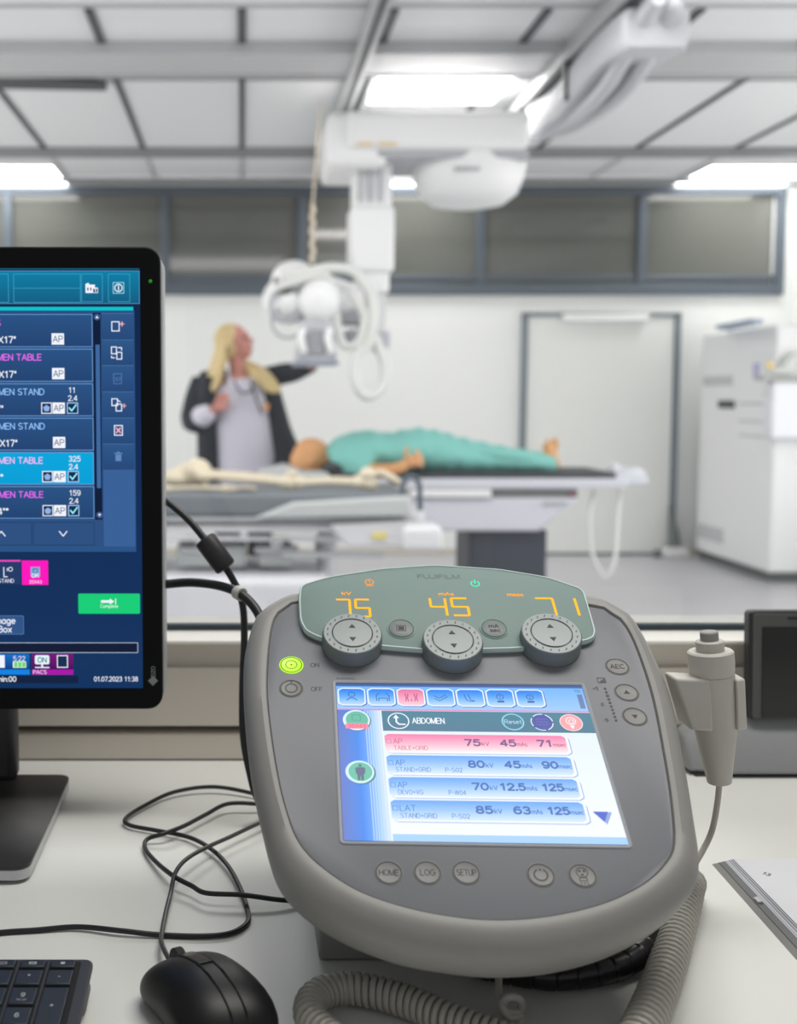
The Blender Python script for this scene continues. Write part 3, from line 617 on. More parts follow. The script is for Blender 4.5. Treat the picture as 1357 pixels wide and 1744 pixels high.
# ------------------------------------------------------------ stretcher with skeleton
YS = 5.3
st = thing('stretcher', 'grey and white wheeled stretcher with grey mattress in the x-ray room', 'stretcher', (P(500, 830, YS).x, YS, 0))
sx0 = -1.25; zs = P(500, 838, 5.05).z
xe = P(700, 838, 5.0).x
B().box((sx0, 5.0, zs - .11), (xe, 5.62, zs)).build('mattress', M('grey_mattress', (118, 124, 130), .65, bump=.1, bscale=30), st, bev=.025, bseg=4)
B().box((sx0, 5.0, zs - .135), (xe + .03, 5.62, zs - .11)).build('deck', M('stretcher_deck', (168, 172, 176), .5), st, bev=.01)
b = B(); c0 = P(430, 872, 4.96); c1 = P(700, 852, 4.96)
b.hexa([(c0.x, 4.95, c0.z - .03), (c1.x, 4.95, c0.z - .02), (c1.x, 5.0, c0.z - .02), (c0.x, 5.0, c0.z - .03), (c0.x + .18, 4.95, c1.z - .01), (c1.x, 4.95, c1.z + .02), (c1.x, 5.0, c1.z + .02), (c0.x + .18, 5.0, c1.z - .01)])
b.build('side_cover', M('stretcher_cover', (196, 200, 200), .45), st, bev=.015, bseg=3)
zu = P(500, 908, 5.0).z
b = B(); b.box((sx0, 5.02, zu), (P(690, 900, 5.0).x, 5.06, zu + .035)); b.box((sx0, 5.5, zu), (P(690, 900, 5.0).x, 5.54, zu + .035)); b.box((sx0, 5.03, zu - .04), (P(690, 900, 5.).x, 5.05, zu - .02))
b.build('frame_rail', M('frame_white', (222, 222, 226), .4), st, bev=.006)
B().box((sx0, 5.06, P(500, 895, 5.).z - .01), (P(420, 900, 5.0).x, 5.1, P(500, 888, 5.).z)).build('red_stripe', M('dull_red', (150, 104, 108), .5), st)
b = B(); b.box((sx0, 5.1, P(500, 900, 5.).z - .0), (P(660, 900, 5.0).x, 5.5, P(500, 885, 5.).z)); b.build('cross_tray', M('stretcher_grey', (128, 132, 134), .5), st, bev=.01)
b = B(); b.hexa([(P(590, 930, 4.98).x, 4.97, P(600, 932, 4.98).z), (P(700, 932, 4.98).x, 4.97, P(600, 932, 4.98).z), (P(700, 932, 4.98).x, 5.02, P(600, 932, 4.98).z), (P(590, 930, 4.98).x, 5.02, P(600, 932, 4.98).z),
                 (P(560, 930, 4.98).x, 4.97, P(600, 893, 4.98).z), (P(700, 932, 4.98).x, 4.97, P(600, 886, 4.98).z), (P(700, 932, 4.98).x, 5.02, P(600, 886, 4.98).z), (P(560, 930, 4.98).x, 5.02, P(600, 893, 4.98).z)])
b.build('side_guard', M('frame_white', (222, 222, 226)), st, bev=.012)
b = B(); box_px(b, 634, 908, 658, 918, 4.96, 4.97); b.build('yellow_label', M('yellow_label', (232, 216, 122), .5), st)
for x_ in (555,):
    a = P(x_, 985, 5.3); b = B(); b.rings([(a.x, 5.3, .25), (a.x, 5.3, zu - .02)], [.05, .04], 20); b.rings([(a.x, 5.3, zu - .15), (a.x, 5.3, zu - .05)], [.055, .055], 20); b.build('lift_column', M('frame_white', (222, 222, 226)), st)
for x_ in (470, 345): a = P(x_, 935, 5.1); B().rings([(a.x - .1, 5.1, a.z), (a.x + .1, 5.1, a.z)], [.02, .02], 14).ell((a.x, 5.08, a.z + .03), .03).build('foot_pedal', M('chrome', (200, 202, 206), .2, .8), st)
b = B(); a = P(540, 945, 5.05); b.box((a.x - .16, 5.05, a.z - .012), (a.x + .3, 5.09, a.z + .012))
b.build('pedal_bar', M('chrome', (200, 202, 206), .2, .8), st)
b = B(); 
for (u, v_) in ((300, 420), (440, 500)): 
    a = P(u, 968, 5.1); c = P(v_, 930, 5.1); b.box((a.x, 5.12, a.z), (c.x, 5.5, c.z))
b.build('storage_box', M('stretcher_cover', (196, 200, 200)), st, bev=.015)
b = B(); a = P(565, 1000, 4.95); b.box((sx0, 4.92, .14), (a.x, 5.66, P(500, 985, 4.92).z)); b.build('base_cover', M('base_white', (224, 224, 230), .4), st, bev=.04, bseg=4)
for sx_ in (a.x - .12, sx0 + .15):
    for sy_ in (4.99, 5.58):
        b = B(); b.rings([(sx_, sy_ - .03, .075), (sx_, sy_ + .03, .075)], [.075, .075], 24); b.build('wheel', black_pl, st, bev=.01)
b = B(); box_px(b, 686, 896, 755, 941, 4.93, 5.1); b.build('end_bumper', M('bumper_white', (232, 232, 234), .4), st, bev=.03, bseg=4)
for yy in (5.02, 5.5):
    B().rings(smooth([P(716, 895, yy), P(715, 850, yy), P(713, 822, yy), P(700, 812, yy), P(687, 822, yy), P(685, 850, yy), P(686, 880, yy)], 6), .013, 12).build('push_handle', M('handle_slate', (84, 96, 108), .4), st)
B().box((P(686, 880, 5.).x, 5.0, P(600, 903, 5.0).z), (P(722, 880, 5.).x, 5.55, P(600, 870, 5.0).z)).build('end_frame', M('frame_white', (222, 222, 226)), st, bev=.01)
bone = M('bone', (226, 214, 190), .55, bump=.1, bscale=80)
sk = thing('skeleton_model', 'cream plastic skeleton model lying on the grey stretcher mattress', 'skeleton', tuple(P(460, 835, 5.3)))
def K(x, y, Y=5.25): p = P(x, y, Y); p.z = max(p.z, zs + .012); return p
def bonep(name, fn, rm=.006):
    b = B(); fn(b); return b.build(name, bone, sk, remesh=rm, smth=2)
def longb(b, a, c, r, e):
    b.rings(smooth([a, a.lerp(c, .12), a.lerp(c, .5) + V((0, 0, .004)), a.lerp(c, .88), c], 3), [e, e * .95, e * .8, r, r, r, r, r, r, r, e * .8, e * .95, e], 12); b.ell(a, e); b.ell(c, e)
bonep('pelvis', lambda b: [b.ell(K(305, 815), (.09, .07, .045)), b.ell(K(335, 802, 5.2), (.07, .03, .06)), b.ell(K(332, 806, 5.4), (.07, .03, .055)), b.torus(K(322, 818), .07, .022, q=Matrix.Rotation(1.2, 3, 'X'))])
bonep('spine', lambda b: [b.ell(K(290 - 11 * k, 822), (.018, .026, .026)) for k in range(12)])
for k in range(6):
    bonep('rib', lambda b: b.torus(K(250 - 12 * k, 815), .1, .008, q=Matrix.Rotation(1.45, 3, 'Y')))
for Yl, y0, y1_, y2 in ((5.15, 818, 822, 822), (5.42, 812, 818, 817)):
    a, c, d_ = K(345, y0 - 8, Yl), K(492, y1_, Yl), K(612, y2, Yl)
    bonep('femur', lambda b: [longb(b, a, c, .017, .032), b.ell(a + V((-.03, .02, .02)), .026)])
    bonep('kneecap', lambda b: b.ell(c + V((.01, 0, .04)), (.024, .02, .014)))
    bonep('tibia', lambda b: longb(b, c + V((.045, 0, 0)), d_, .014, .027))
    bonep('fibula', lambda b: longb(b, c + V((.06, .04, -.01)), d_ + V((-.01, .03, 0)), .007, .012))
    bonep('foot', lambda b: [b.ell(d_ + V((.05, 0, -.005)), (.04, .025, .03)), b.ell(d_ + V((.04, 0, .035)), (.04, .026, .03))] + [b.rings(smooth([d_ + V((.06, 0, .03)), d_ + V((.10, (k - 2) * .012, .045)), d_ + V((.15, (k - 2) * .016, .025 - .008 * abs(k - 1))), d_ + V((.19, (k - 2) * .017, .0 - .004 * k))], 3), .009, 8) for k in range(5)])
bonep('forearm', lambda b: [longb(b, K(283, 832, 5.05), K(385, 832, 5.05), .01, .018), longb(b, K(283, 836, 5.1), K(385, 832, 5.09), .009, .016)])
bonep('hand', lambda b: [b.ell(K(395, 832, 5.06), (.025, .03, .012))] + [b.rings(smooth([K(400, 832, 5.05 + k * .012), K(420, 830, 5.04 + k * .018), K(437, 833, 5.04 + k * .02)], 3), .007, 8) for k in range(5)])

# ------------------------------------------------------------ generator cabinet at right
XC = P(1307, 990, Z(1307, 995, 0).y).x
yn = Z(1307, 993, 0).y; xn = Z(1307, 993, 0).x; yfz = 8.95
gc = thing('equipment_cabinet', 'tall white equipment cabinet standing by the right wall', 'cabinet', (xn + .5, (yn + yfz) / 2, 0))
zc = P(1245, 556, 8.0).z
xf = P(1185, 900, yfz).x
b = B(); b.hexa([(xn, yn, .07), (XR - .05, yn, .07), (XR - .05, yfz, .07), (xf, yfz, .07), (xn, yn, zc), (XR - .05, yn, zc), (XR - .05, yfz, zc), (xf, yfz, zc)]); b.build('cabinet_body', M('cabinet_white', (238, 239, 240), .4), gc, bev=.02, bseg=3)
b = B(); b.hexa([(xn + .03, yn + .03, 0), (XR - .06, yn + .03, 0), (XR - .06, yfz, 0), (xf + .03, yfz, 0), (xn + .03, yn + .03, .07), (XR - .06, yn + .03, .07), (XR - .06, yfz, .07), (xf + .03, yfz, .07)]); b.build('plinth', M('dark_plinth', (88, 92, 94), .6), gc)
def side(px, py, off=0):       # a point on the slanted left side
    r = ray(px, py); A = V((xn, yn, 0)); D = V((xf - xn, yfz - yn, 0)).normalized(); Nn = V((-D.y, D.x, 0)); Nn = Nn if Nn.x < 0 else -Nn
    t = (A - V((0, 0, CAMZ))).dot(Nn) / r.dot(Nn); return V((0, 0, CAMZ)) + r * t + Nn * off
def side_plate(name, m, x0, y0, x1, y1, th=.006, par=None, bev=.002):
    q = [side(x0, y1), side(x1, y1), side(x1, y0), side(x0, y0)]; q[2].z = q[3].z = side((x0 + x1) / 2, y0).z; q[0].z = q[1].z = side((x0 + x1) / 2, y1).z
    D = side(x0, y0, th) - side(x0, y0)
    b = B(); b.hexa([p - D * .2 for p in q] + [p + D for p in q]); return b.build(name, m, par or gc, bev=bev)
side_plate('vent_grille', M('vent_grey', (196, 198, 200), .5), 1198, 640, 1248, 657)
side_plate('vent_grille', M('vent_grey', (196, 198, 200)), 1186, 895, 1232, 920)
side_plate('handle', M('handle_black', (58, 62, 64), .5), 1226, 682, 1251, 695, .02, bev=.006)
for y_ in (686, 716, 741): side_plate('drawer_seam', M('seam_grey', (186, 188, 190), .5), 1258, y_, 1300, y_ + 3)
for y_ in (668, 736): side_plate('lock', M('lock_grey', (160, 164, 164), .4), 1303, y_, 1309, y_ + 7, .01)
# low unit in front with folded wipes on top
y2 = yn - .12; xq = P(1314, 700, y2).x
a = P(1320, 748, y2); c = P(1320, 648, y2)
wb = thing('wall_dispenser', 'white box mounted on the front of the equipment cabinet', 'dispenser', (xq + .25, y2, a.z))
B().box((xq, y2, a.z), (XR - .1, yn, c.z)).build('box_body', M('dispenser_white', (232, 233, 240), .35), wb, bev=.02, bseg=3)
B().box((P(1302, 640, y2 - .03).x, y2 - .03, c.z), (XR - .1, yn, c.z + .03)).build('shelf_top', M('shelf_grey', (176, 178, 176), .4), wb, bev=.006)
b = B(); z_ = c.z + .03; b.ell((xq + .08, y2 + .05, z_ + .03), (.12, .04, .03)); b.ell((xq + .16, y2 + .06, z_ + .10), (.10, .03, .05), Matrix.Rotation(-.7, 3, 'Y'))
tag(b.build('cloth_bundle', M('cloth_grey', (216, 218, 216), .8, bump=.3, bscale=30), remesh=.01), 'crumpled pale cloth lying on the shelf of the equipment cabinet', 'cloth')
b = B(); b.ell(P(1311, 622, y2 + .0), (.024, .014, .026)); tag(b.build('yellow_sticker', M('sticker_yellow', (236, 205, 120), .5)), 'small round yellow token propped on the cabinet shelf', 'token')
side_plate('lilac_label', M('lilac', (186, 184, 220), .5), 1283, 618, 1294, 645)
tr = B(); tr.hexa([P(1218, 558, 8.3), P(1282, 551, 7.6), P(1300, 552, 7.7), P(1240, 558, 8.5), P(1218, 554, 8.3), P(1282, 546, 7.6), P(1300, 547, 7.7), P(1240, 554, 8.5)])
for v_ in tr.bm.verts: v_.co.z = zc + (.0 if v_.index < 4 else 0)
tr.bm.verts.ensure_lookup_table()
for i, v_ in enumerate(tr.bm.verts): v_.co.z = zc + (0 if i < 4 else .03)
tag(tr.build('document_tray', M('tray_blue_grey', (150, 168, 190), .5), bev=.003), 'thin blue-grey tray lying on top of the equipment cabinet', 'tray')
# small things by the door
b = B(); a = P(1147, 945, 9.0); b.hexa([(a.x - .12, 8.9, 0), (a.x + .12, 8.9, 0), (a.x + .12, 9.05, 0), (a.x - .12, 9.05, 0), (a.x - .09, 8.92, .08), (a.x + .09, 8.92, .08), (a.x + .09, 9.05, .08), (a.x - .09, 9.05, .08)])
tag(b.build('floor_box', M('cream_box', (206, 206, 206), .5), bev=.02), 'small pale box on the floor below the door frame', 'box')
b = B(); b.rings([(a.x + .02, 9.06, .08), (a.x + .02, 9.06, .2), (a.x - .02, 9.07, .42)], [.055, .035, .008], 12); b.rings([(a.x - .14, 8.98, .0), (a.x - .14, 8.98, .06)], [.035, .03], 12)
tag(b.build('door_wedge', M('wedge_grey', (104, 110, 110), .6)), 'dark grey tapered stopper standing against the right door frame', 'door stopper')

# ------------------------------------------------------------ desk
DZ = .895
dk = tag(B().box((-2.2, .15, DZ - .03), (2.4, 1.168, DZ)).build('desk', desk_mat, bev=.003), 'long off-white control room desk below the observation window', 'desk')

# ------------------------------------------------------------ monitor
YM = 1.0
mr, mt, mb = P(274, 700, YM).x, P(150, 420, YM).z, P(150, 1208, YM).z
ml = mr - .335
mo = thing('monitor', 'black portrait monitor showing a blue patient list at left', 'monitor', (-.30, 1.0, DZ))
S = Matrix(((1, 0, 0), (0, 0, 1), (0, 1, 0)))
def vprism(b, pts, ya_, yb_):   # outline in xz extruded along y
    lo = [b.bm.verts.new((p[0], ya_, p[1])) for p in pts]; hi = [b.bm.verts.new((p[0], yb_, p[1])) for p in pts]; n = len(pts)
    b.bm.faces.new(lo); b.bm.faces.new(hi[::-1])
    for i in range(n): b.bm.faces.new((lo[i], lo[(i + 1) % n], hi[(i + 1) % n], hi[i]))
    return b
vprism(B(), rrect(ml, mb, mr, mt, .013), YM, YM + .012).build('bezel', M('bezel_black', (11, 12, 14), .5, spec=.15), mo, bev=.0015)
vprism(B(), rrect(ml + .001, mb + .003, mr + .0015, mt - .003, .014), YM + .012, YM + .045).build('rear_housing', silver, mo, bev=.003)
B().box((-.33, YM + .045, 1.06), (-.19, YM + .09, 1.30)).build('rear_cover', silver, mo, bev=.02)
B().box((-.31, YM + .06, DZ + .012), (-.22, YM + .085, 1.2)).build('stand_neck', M('stand_dark', (58, 58, 60), .4), mo, bev=.008)
q1, q2 = Z(117, 1320, DZ + .014), Z(52, 1478, DZ + .014)
bx = (q1.x + q2.x) / 2
sb = B().prism(rrect(bx - .24, q2.y, bx, q1.y, .012), DZ + .003, DZ + .012).build('stand_base', silver, mo, bev=.001)
B().prism(rrect(bx - .24, q2.y, bx, q1.y, .012), DZ + .012, DZ + .0145).build('base_cover', M('base_dark', (50, 49, 49), .42, bump=.1, bscale=3000), mo)
B().prism(rrect(bx - .23, q2.y + .01, bx - .008, q1.y - .01, .01), DZ, DZ + .003).build('base_foot', black_pl, mo)
# screen content: x in px from the photograph's right screen edge (0..240 and further left), y px
u = UI(.03)
def mpx(x, y): return (x, -y)
navy = (24, 54, 100)
def mr_(x0, y0, x1, y1, c, c2=None): u.rect(x0, -y1, x1, -y0, c, c2)
mr_(-250, 458, 241, 1172, (10, 34, 70), (14, 50, 96)); 
mr_(-250, 461, 240, 516, (6, 126, 166), (14, 92, 128)); u.frame(-250, -516, 240, -461, 1, (90, 150, 200))
mr_(-250, 457, 240, 459, (14, 90, 120))
mr_(-250, 521, 229, 527, (0, 196, 204))
mr_(-250, 527, 231, 935, (38, 78, 128), (44, 80, 130)); 
for fr_ in ((-150, 466, 20, 514), (28, 466, 141, 514), (142, 466, 178, 513), (187, 466, 224, 513)): u.frame(fr_[0], -fr_[3], fr_[2], -fr_[1], 1, (60, 160, 196))
u.line([(28, -490), (140, -490)], .8, (70, 170, 200))
wht = (240, 244, 255)
u.poly([(149, -498), (149, -483), (154, -481), (156, -484), (165, -484), (165, -498)], wht); u.rect(152, -494, 154, -489, (90, 30, 60)); u.rect(157, -494, 159, -489, (60, 40, 80)); u.rect(161, -498, 170, -489, wht); u.rect(162, -497, 169, -491, (30, 60, 110)); u.rect(165, -496, 166.5, -490, wht)
u.frame(195, -499, 214, -480, 1.2, (150, 220, 240)); u.ring(204.5, -489.5, 7, 1.6, wht); u.rect(203.7, -494, 205.5, -485, wht)
rows = [(533, 588, 'S', (240, 90, 255), 'X17"', None), (591, 646, 'MEN TABLE', (240, 110, 255), 'X17"', None), (649, 704, 'MEN STAND', (150, 200, 255), '7"', ('11', '2.4')), (707, 762, 'MEN STAND', (150, 200, 255), 'X17"', None), (765, 820, 'MEN TABLE', (255, 190, 250), '"*', ('325', '2.4')), (823, 878, 'MEN TABLE', (240, 110, 255), '4"*', ('159', '2.4'))]
for k, (y0, y1_, t, c, t2, nums) in enumerate(rows):
    mr_(-250, y0, 160, y1_, (0, 166, 220) if k == 4 else (40, 82, 132), (0, 158, 214) if k == 4 else (32, 66, 114)); u.frame(-250, -y1_, 160, -y0, 1.1, (110, 160, 215))
    if k == 0: u.text('S', -1.5, -(y0 + 19.5), 10, c, bold=.004); u.text('7"X17"', 30, -(y0 + 48), 10.5, wht, bold=.008, al='r')
    else:
        u.text('ABDO' + t, 73 if 'TABLE' in t else 77, -(y0 + 19), 10, c, bold=.004, al='r')
        u.text('17"X17"' if t2 == 'X17"' else ('17"' if k == 2 else ('14"*' if k == 5 else '17"*')), {2: 7, 4: 5, 5: 13}.get(k, 30), -(y0 + 48), 10.5, wht, bold=.008, al='r')
    ay = y0 + 32
    u.rect(91, -(ay + 19), 112, -ay, wht); u.text('AP', 101.5, -(ay + 14.5), 10, (50, 66, 96), w=16, al='c')
    if nums:
        u.text(nums[0], 119 if len(nums[0]) < 3 else 118, -(y0 + 15.5), 8.6, wht, bold=.006); u.text(nums[1], 118, -(y0 + 29), 8.6, wht, bold=.006)
        u.rect(72, -(ay + 19), 90, -ay, wht); u.rect(73.5, -(ay + 17.5), 88.5, -(ay + 1.5), (24, 44, 84)); u.poly([(81 + 6 * math.sin(2 * PI * j / 5), -(ay + 10) + 6 * math.cos(2 * PI * j / 5)) for j in range(5)][::-1], (140, 180, 232))
        u.rect(115.5, -(ay + 19), 134.5, -ay, (170, 205, 245)); u.rect(117, -(ay + 17.5), 133, -(ay + 1.5), (8, 46, 84)); u.line([(119.5, -(ay + 9)), (123.5, -(ay + 14)), (131, -(ay + 4))], 2.4, (150, 240, 250))
mr_(161, 531, 174, 880, (8, 26, 56)); u.rect(165, -826, 172, -584, (62, 104, 160)); u.ring(168, -538, 5.5, 5.5, (62, 90, 140)); u.poly([(165.5, -540), (170.5, -540), (168, -535.5)], wht); u.ring(169, -872, 5.5, 5.5, (62, 90, 140)); u.poly([(166.5, -870), (169, -874.5), (171.5, -870)], wht)
mr_(176, 794, 230, 926, (56, 96, 152))
for k, yy in enumerate((532, 576, 619, 663, 707, 751)):
    mr_(176, yy, 229, yy + 42, (44, 86, 136), (36, 72, 122)); u.line([(176, -yy - 43), (229, -yy - 43)], .8, (24, 56, 100)); u.line([(176, -yy), (229, -yy)], .8, (80, 124, 176))
ro = (255, 180, 190)
u.frame(192, -562, 206, -545, 1.6, wht); u.line([(210, -553), (210, -546)], 1.6, ro); u.line([(206.5, -549.5), (213.5, -549.5)], 1.6, ro)
u.frame(191, -600, 201, -587, 1.6, wht); u.frame(200, -609, 210, -596, 1.6, wht); u.line([(203, -589), (209, -589), (209, -593)], 1.6, wht); u.line([(192, -603), (192, -606), (197, -606)], 1.6, wht)
u.frame(194.5, -650, 209, -632, 1.2, (84, 122, 172)); u.text('DEF', 201.7, -645, 6, (84, 122, 172), al='c')
u.frame(191, -687, 202, -674, 1.6, wht); u.frame(198, -696, 209, -683, 1.6, wht); u.line([(202, -677), (206, -680)], 1.6, wht); u.line([(212.5, -690), (212.5, -683)], 1.4, ro); u.line([(209.5, -686.5), (215.5, -686.5)], 1.4, ro)
u.frame(195, -737, 210, -719, 1.6, wht); u.line([(199, -732), (206, -724)], 2.2, ro); u.line([(199, -724), (206, -732)], 2.2, ro)
u.rect(197, -780, 207, -769, (100, 136, 184)); u.rect(195, -768, 209, -766, (100, 136, 184)); u.rect(200, -766, 204, -764, (100, 136, 184))
for x0 in (-100, 55): u.frame(x0, -924, x0 + (153 if x0 < 0 else 105), -884, 1, (24, 54, 96))
u.line([(100, -900), (106.5, -908), (113, -900)], 1.8, wht); u.line([(-7, -908), (1, -900), (7.5, -908)], 1.8, wht)
mr_(-250, 926, 231, 935, (40, 84, 134))
mr_(-60, 949, 33, 952, (240, 70, 190)); mr_(-60, 952, 33, 991, (34, 58, 104)); u.line([(4, -962), (4, -978), (10, -978)], 1.6, wht); u.ring(15.5, -965, 4, 1.2, wht); u.line([(10, -963), (10, -968)], 1.2, wht); u.text('STAND', 21, -988, 6, wht, al='r', bold=.004)
mr_(35, 950, 80, 992, (255, 20, 190)); u.rect(50, -978, 66, -961, (130, 170, 215)); u.frame(54, -972, 62, -964, 1, (40, 60, 110)); u.text('DR', 58, -979, 6.5, wht, al='c', bold=.01); u.text('35X43', 58, -989.5, 5.4, (255, 225, 245), al='c')
u.poly(rrect(131, -1042, 237, -1007, 2.5), (22, 205, 120)); u.poly([(170, -1023), (170, -1018.5), (185, -1018.5), (185, -1015.5), (193, -1020.8), (185, -1026), (185, -1023)], wht); u.rect(194.5, -1025.5, 196, -1015.5, wht); u.text('Complete', 184, -1031.5, 5.6, (235, 255, 245), w=30, al='c')
u.poly(rrect(-60, -1078, 37, -1045, 3), (86, 124, 172)); u.poly(rrect(-59, -1077, 36, -1046, 3), (46, 84, 136)); u.text('Image', 22, -1059, 10.5, wht, al='r', bold=.008); u.text('Box', 15.5, -1074, 10.5, wht, al='r', bold=.008)
mr_(-250, 1092, 233, 1110, (10, 24, 52)); u.frame(-250, -1110, 233, -1092, 1, (190, 205, 225))
mr_(-60, 1112, 46, 1139, (16, 110, 200), (8, 60, 130)); mr_(-60, 1139, 46, 1148, (10, 130, 226)); mr_(50, 1112, 121, 1139, (124, 16, 124), (70, 10, 90)); mr_(50, 1139, 121, 1148, (170, 20, 170))
u.rect(-8, -1136, 3, -1114, wht); u.text('5:22', 28, -1124, 8, wht, al='c'); u.poly(rrect(17, -1136, 40, -1125, 1), wht)
for k in range(3): u.rect(19 + k * 7, -1135, 25 + k * 7, -1126, (110, 215, 110))
u.poly(rrect(55, -1130, 80, -1114, 3), (225, 245, 250)); u.text('ON', 67.5, -1126.5, 8.5, (16, 90, 120), al='c', bold=.008); u.rect(66, -1135, 69, -1130, wht); u.rect(55, -1136.5, 80, -1134.5, wht)
u.frame(93, -1136, 112, -1114, 1.6, wht); u.rect(94.6, -1134.4, 110.4, -1115.6, (20, 44, 84)); u.text('PACS', 52, -1146.8, 6.6, (245, 230, 250))
mr_(-250, 1150, 129, 1163, (14, 32, 64)); u.text('min:00', 22, -1160, 8.6, wht, al='r', bold=.008); u.text('01.07.2023 11:38', 232, -1159.5, 7.8, wht, w=75, al='r', bold=.006)
k = 1 / (F / YM); o = P(0, 0, YM)
# map photo pixels on the monitor plane to metres (the plane is parallel to the wall)
def mmx():
    a = P(240, 461, YM - .0006); b_ = P(240, 1172, YM - .0006)
    sz = (a.z - b_.z) / (1172 - 461); sx = (P(240, 800, YM).x - P(0, 800, YM).x) / 240
    rl = rootloc(mo)
    return Matrix(((sx, 0, 0, P(0, 800, YM).x - rl.x), (0, 0, -.001, YM - .0006 - rl.y), (0, sz, 0, a.z + 461 * sz - rl.z), (0, 0, 0, 1)))
u.v = [v_ for v_ in u.v]
lx = (ml + .012 - P(0, 800, YM).x) / ((P(240, 800, YM).x - P(0, 800, YM).x) / 240)
u.v = [(max(v_[0], lx), v_[1], v_[2]) for v_ in u.v]
u.build('screen', screen_mat('monitor_screen', 1.0), mo, mmx())
lg = UI(.02); lg.text('EIZO', 262, -1152, 6.4, (120, 122, 122), rot=PI / 2, bold=.01)
lg.poly([(258, -1168), (267, -1159), (258.5, -1150.5), (249.5, -1159)], (96, 98, 98)); lg.poly([(258, -1165), (264, -1159), (258.5, -1153.5), (252.5, -1159)], (125, 127, 127))
def flatcol(o_, m): o_.data.materials.clear(); o_.data.materials.append(m); return o_
flatcol(lg.build('maker_logo', grey_ink, mo, mmx()), M('logo_grey', (150, 152, 152), .5))
B().ell(P(256, 479, YM), (.0016, .001, .0016)).build('power_light', M('green_led', (20, 130, 30), .4, emis=.6), mo)

# ------------------------------------------------------------ generator console (tilted control unit)
al, az = math.radians(31.15), math.radians(2.2)
Uv = V((math.sin(az) * math.cos(al), math.cos(az) * math.cos(al), math.sin(al))); Rv = V((math.cos(az), -math.sin(az), 0)); Nv = Rv.cross(Uv)
O = V((0, 0, CAMZ)) + ray(585, 1433) * .70
cs = thing('control_console', 'light grey tilted x-ray control console with three dials and touch screen', 'control panel', tuple(O))
rm = Matrix((Rv, Uv, Nv)).transposed(); cs.rotation_euler = rm.to_euler()
def con(px, py, h=0):
    r = ray(px, py); c0 = V((0, 0, CAMZ)); q = O + Nv * (h / 1000); t = (q - c0).dot(Nv) / r.dot(Nv); p = c0 + r * t - O
    return (p.dot(Rv) * 1000, p.dot(Uv) * 1000)
MM = Matrix.Diagonal((.001, .001, .001, 1))
def mm(b):
    for v_ in b.bm.verts: v_.co *= .001
    return b
outer_px = [(434, 1053), (419, 1098), (414, 1150), (417, 1230), (428, 1320), (446, 1405), (467, 1478), (505, 1528), (575, 1576), (675, 1616), (780, 1635), (860, 1640), (950, 1632), (1040, 1607), (1120, 1565), (1172, 1520), (1192, 1478), (1181, 1390), (1164, 1290), (1143, 1190), (1110, 1112), (1080, 1060), (1058, 1043), (1030, 1030), (1000, 1019), (760, 985), (512, 1014), (471, 1027), (448, 1040)]
inner_px = [(470, 1052), (460, 1090), (455, 1170), (462, 1250), (476, 1335), (492, 1395), (510, 1437), (545, 1475), (610, 1518), (690, 1546), (770, 1562), (845, 1568), (930, 1562), (1020, 1542), (1090, 1510), (1130, 1475), (1146, 1440), (1142, 1370), (1130, 1290), (1110, 1188), (1084, 1108), (1065, 1069), (1050, 1053), (1028, 1043), (1004, 1034), (760, 1004), (512, 1028), (490, 1036)]
oc = [con(x, y, -9) for x, y in outer_px]; ic = [con(x, y, 0) for x, y in inner_px]
def dens(c, n=4):
    c = [V((*p, 0)) for p in c]; out = []; m = len(c)
    for i in range(m):
        p0, p1, p2, p3 = c[i - 1], c[i], c[(i + 1) % m], c[(i + 2) % m]
        for k_ in range(n):
            t = k_ / n; out.append(.5 * ((2 * p1) + (p2 - p0) * t + (2 * p0 - 5 * p1 + 4 * p2 - p3) * t * t + (3 * p1 - p0 - 3 * p2 + p3) * t ** 3))
    return out
def polar(c, m=150):      # resample an outline at even angles about the face centre
    c = dens(c, 8); c0 = V((86, 80, 0)); out = []
    for k_ in range(m):
        d_ = V((math.cos(2 * PI * k_ / m), math.sin(2 * PI * k_ / m), 0)); best = None
        for i_ in range(len(c)):
            a_, b_ = c[i_ - 1] - c0, c[i_] - c0; e_ = b_ - a_; den = d_.x * e_.y - d_.y * e_.x
            if abs(den) < 1e-9: continue
            t_ = (a_.x * e_.y - a_.y * e_.x) / den; u_ = (a_.x * d_.y - a_.y * d_.x) / den
            if t_ > 0 and -1e-6 <= u_ <= 1 + 1e-6 and (best is None or t_ > best): best = t_
        out.append(c0 + d_ * best)
    return out
oc, ic = polar(oc), polar(ic)
ctr = V((86, 80, 0))
def ringat(t, h, sc_=1): return [((a.lerp(b_, t) - ctr) * sc_ + ctr) + V((0, 0, h)) for a, b_ in zip(ic, oc)]
b = B(); b.loft([ringat(0, -3), ringat(0, 0), ringat(.06, 2.2), ringat(.25, 3.2), ringat(.5, 1.8), ringat(.75, -2), ringat(.93, -7), ringat(1, -13), ringat(.98, -20), ringat(.9, -28), ringat(.6, -36), ringat(.0, -40)])
body = mm(b).build('housing', grey_pl, cs, local=True)
b = B(); b.loft([ringat(-.01, -2.5), ringat(-.01, .35), ringat(-.03, .6)]); mm(b).build('face_plate', face_pl, cs, local=True)
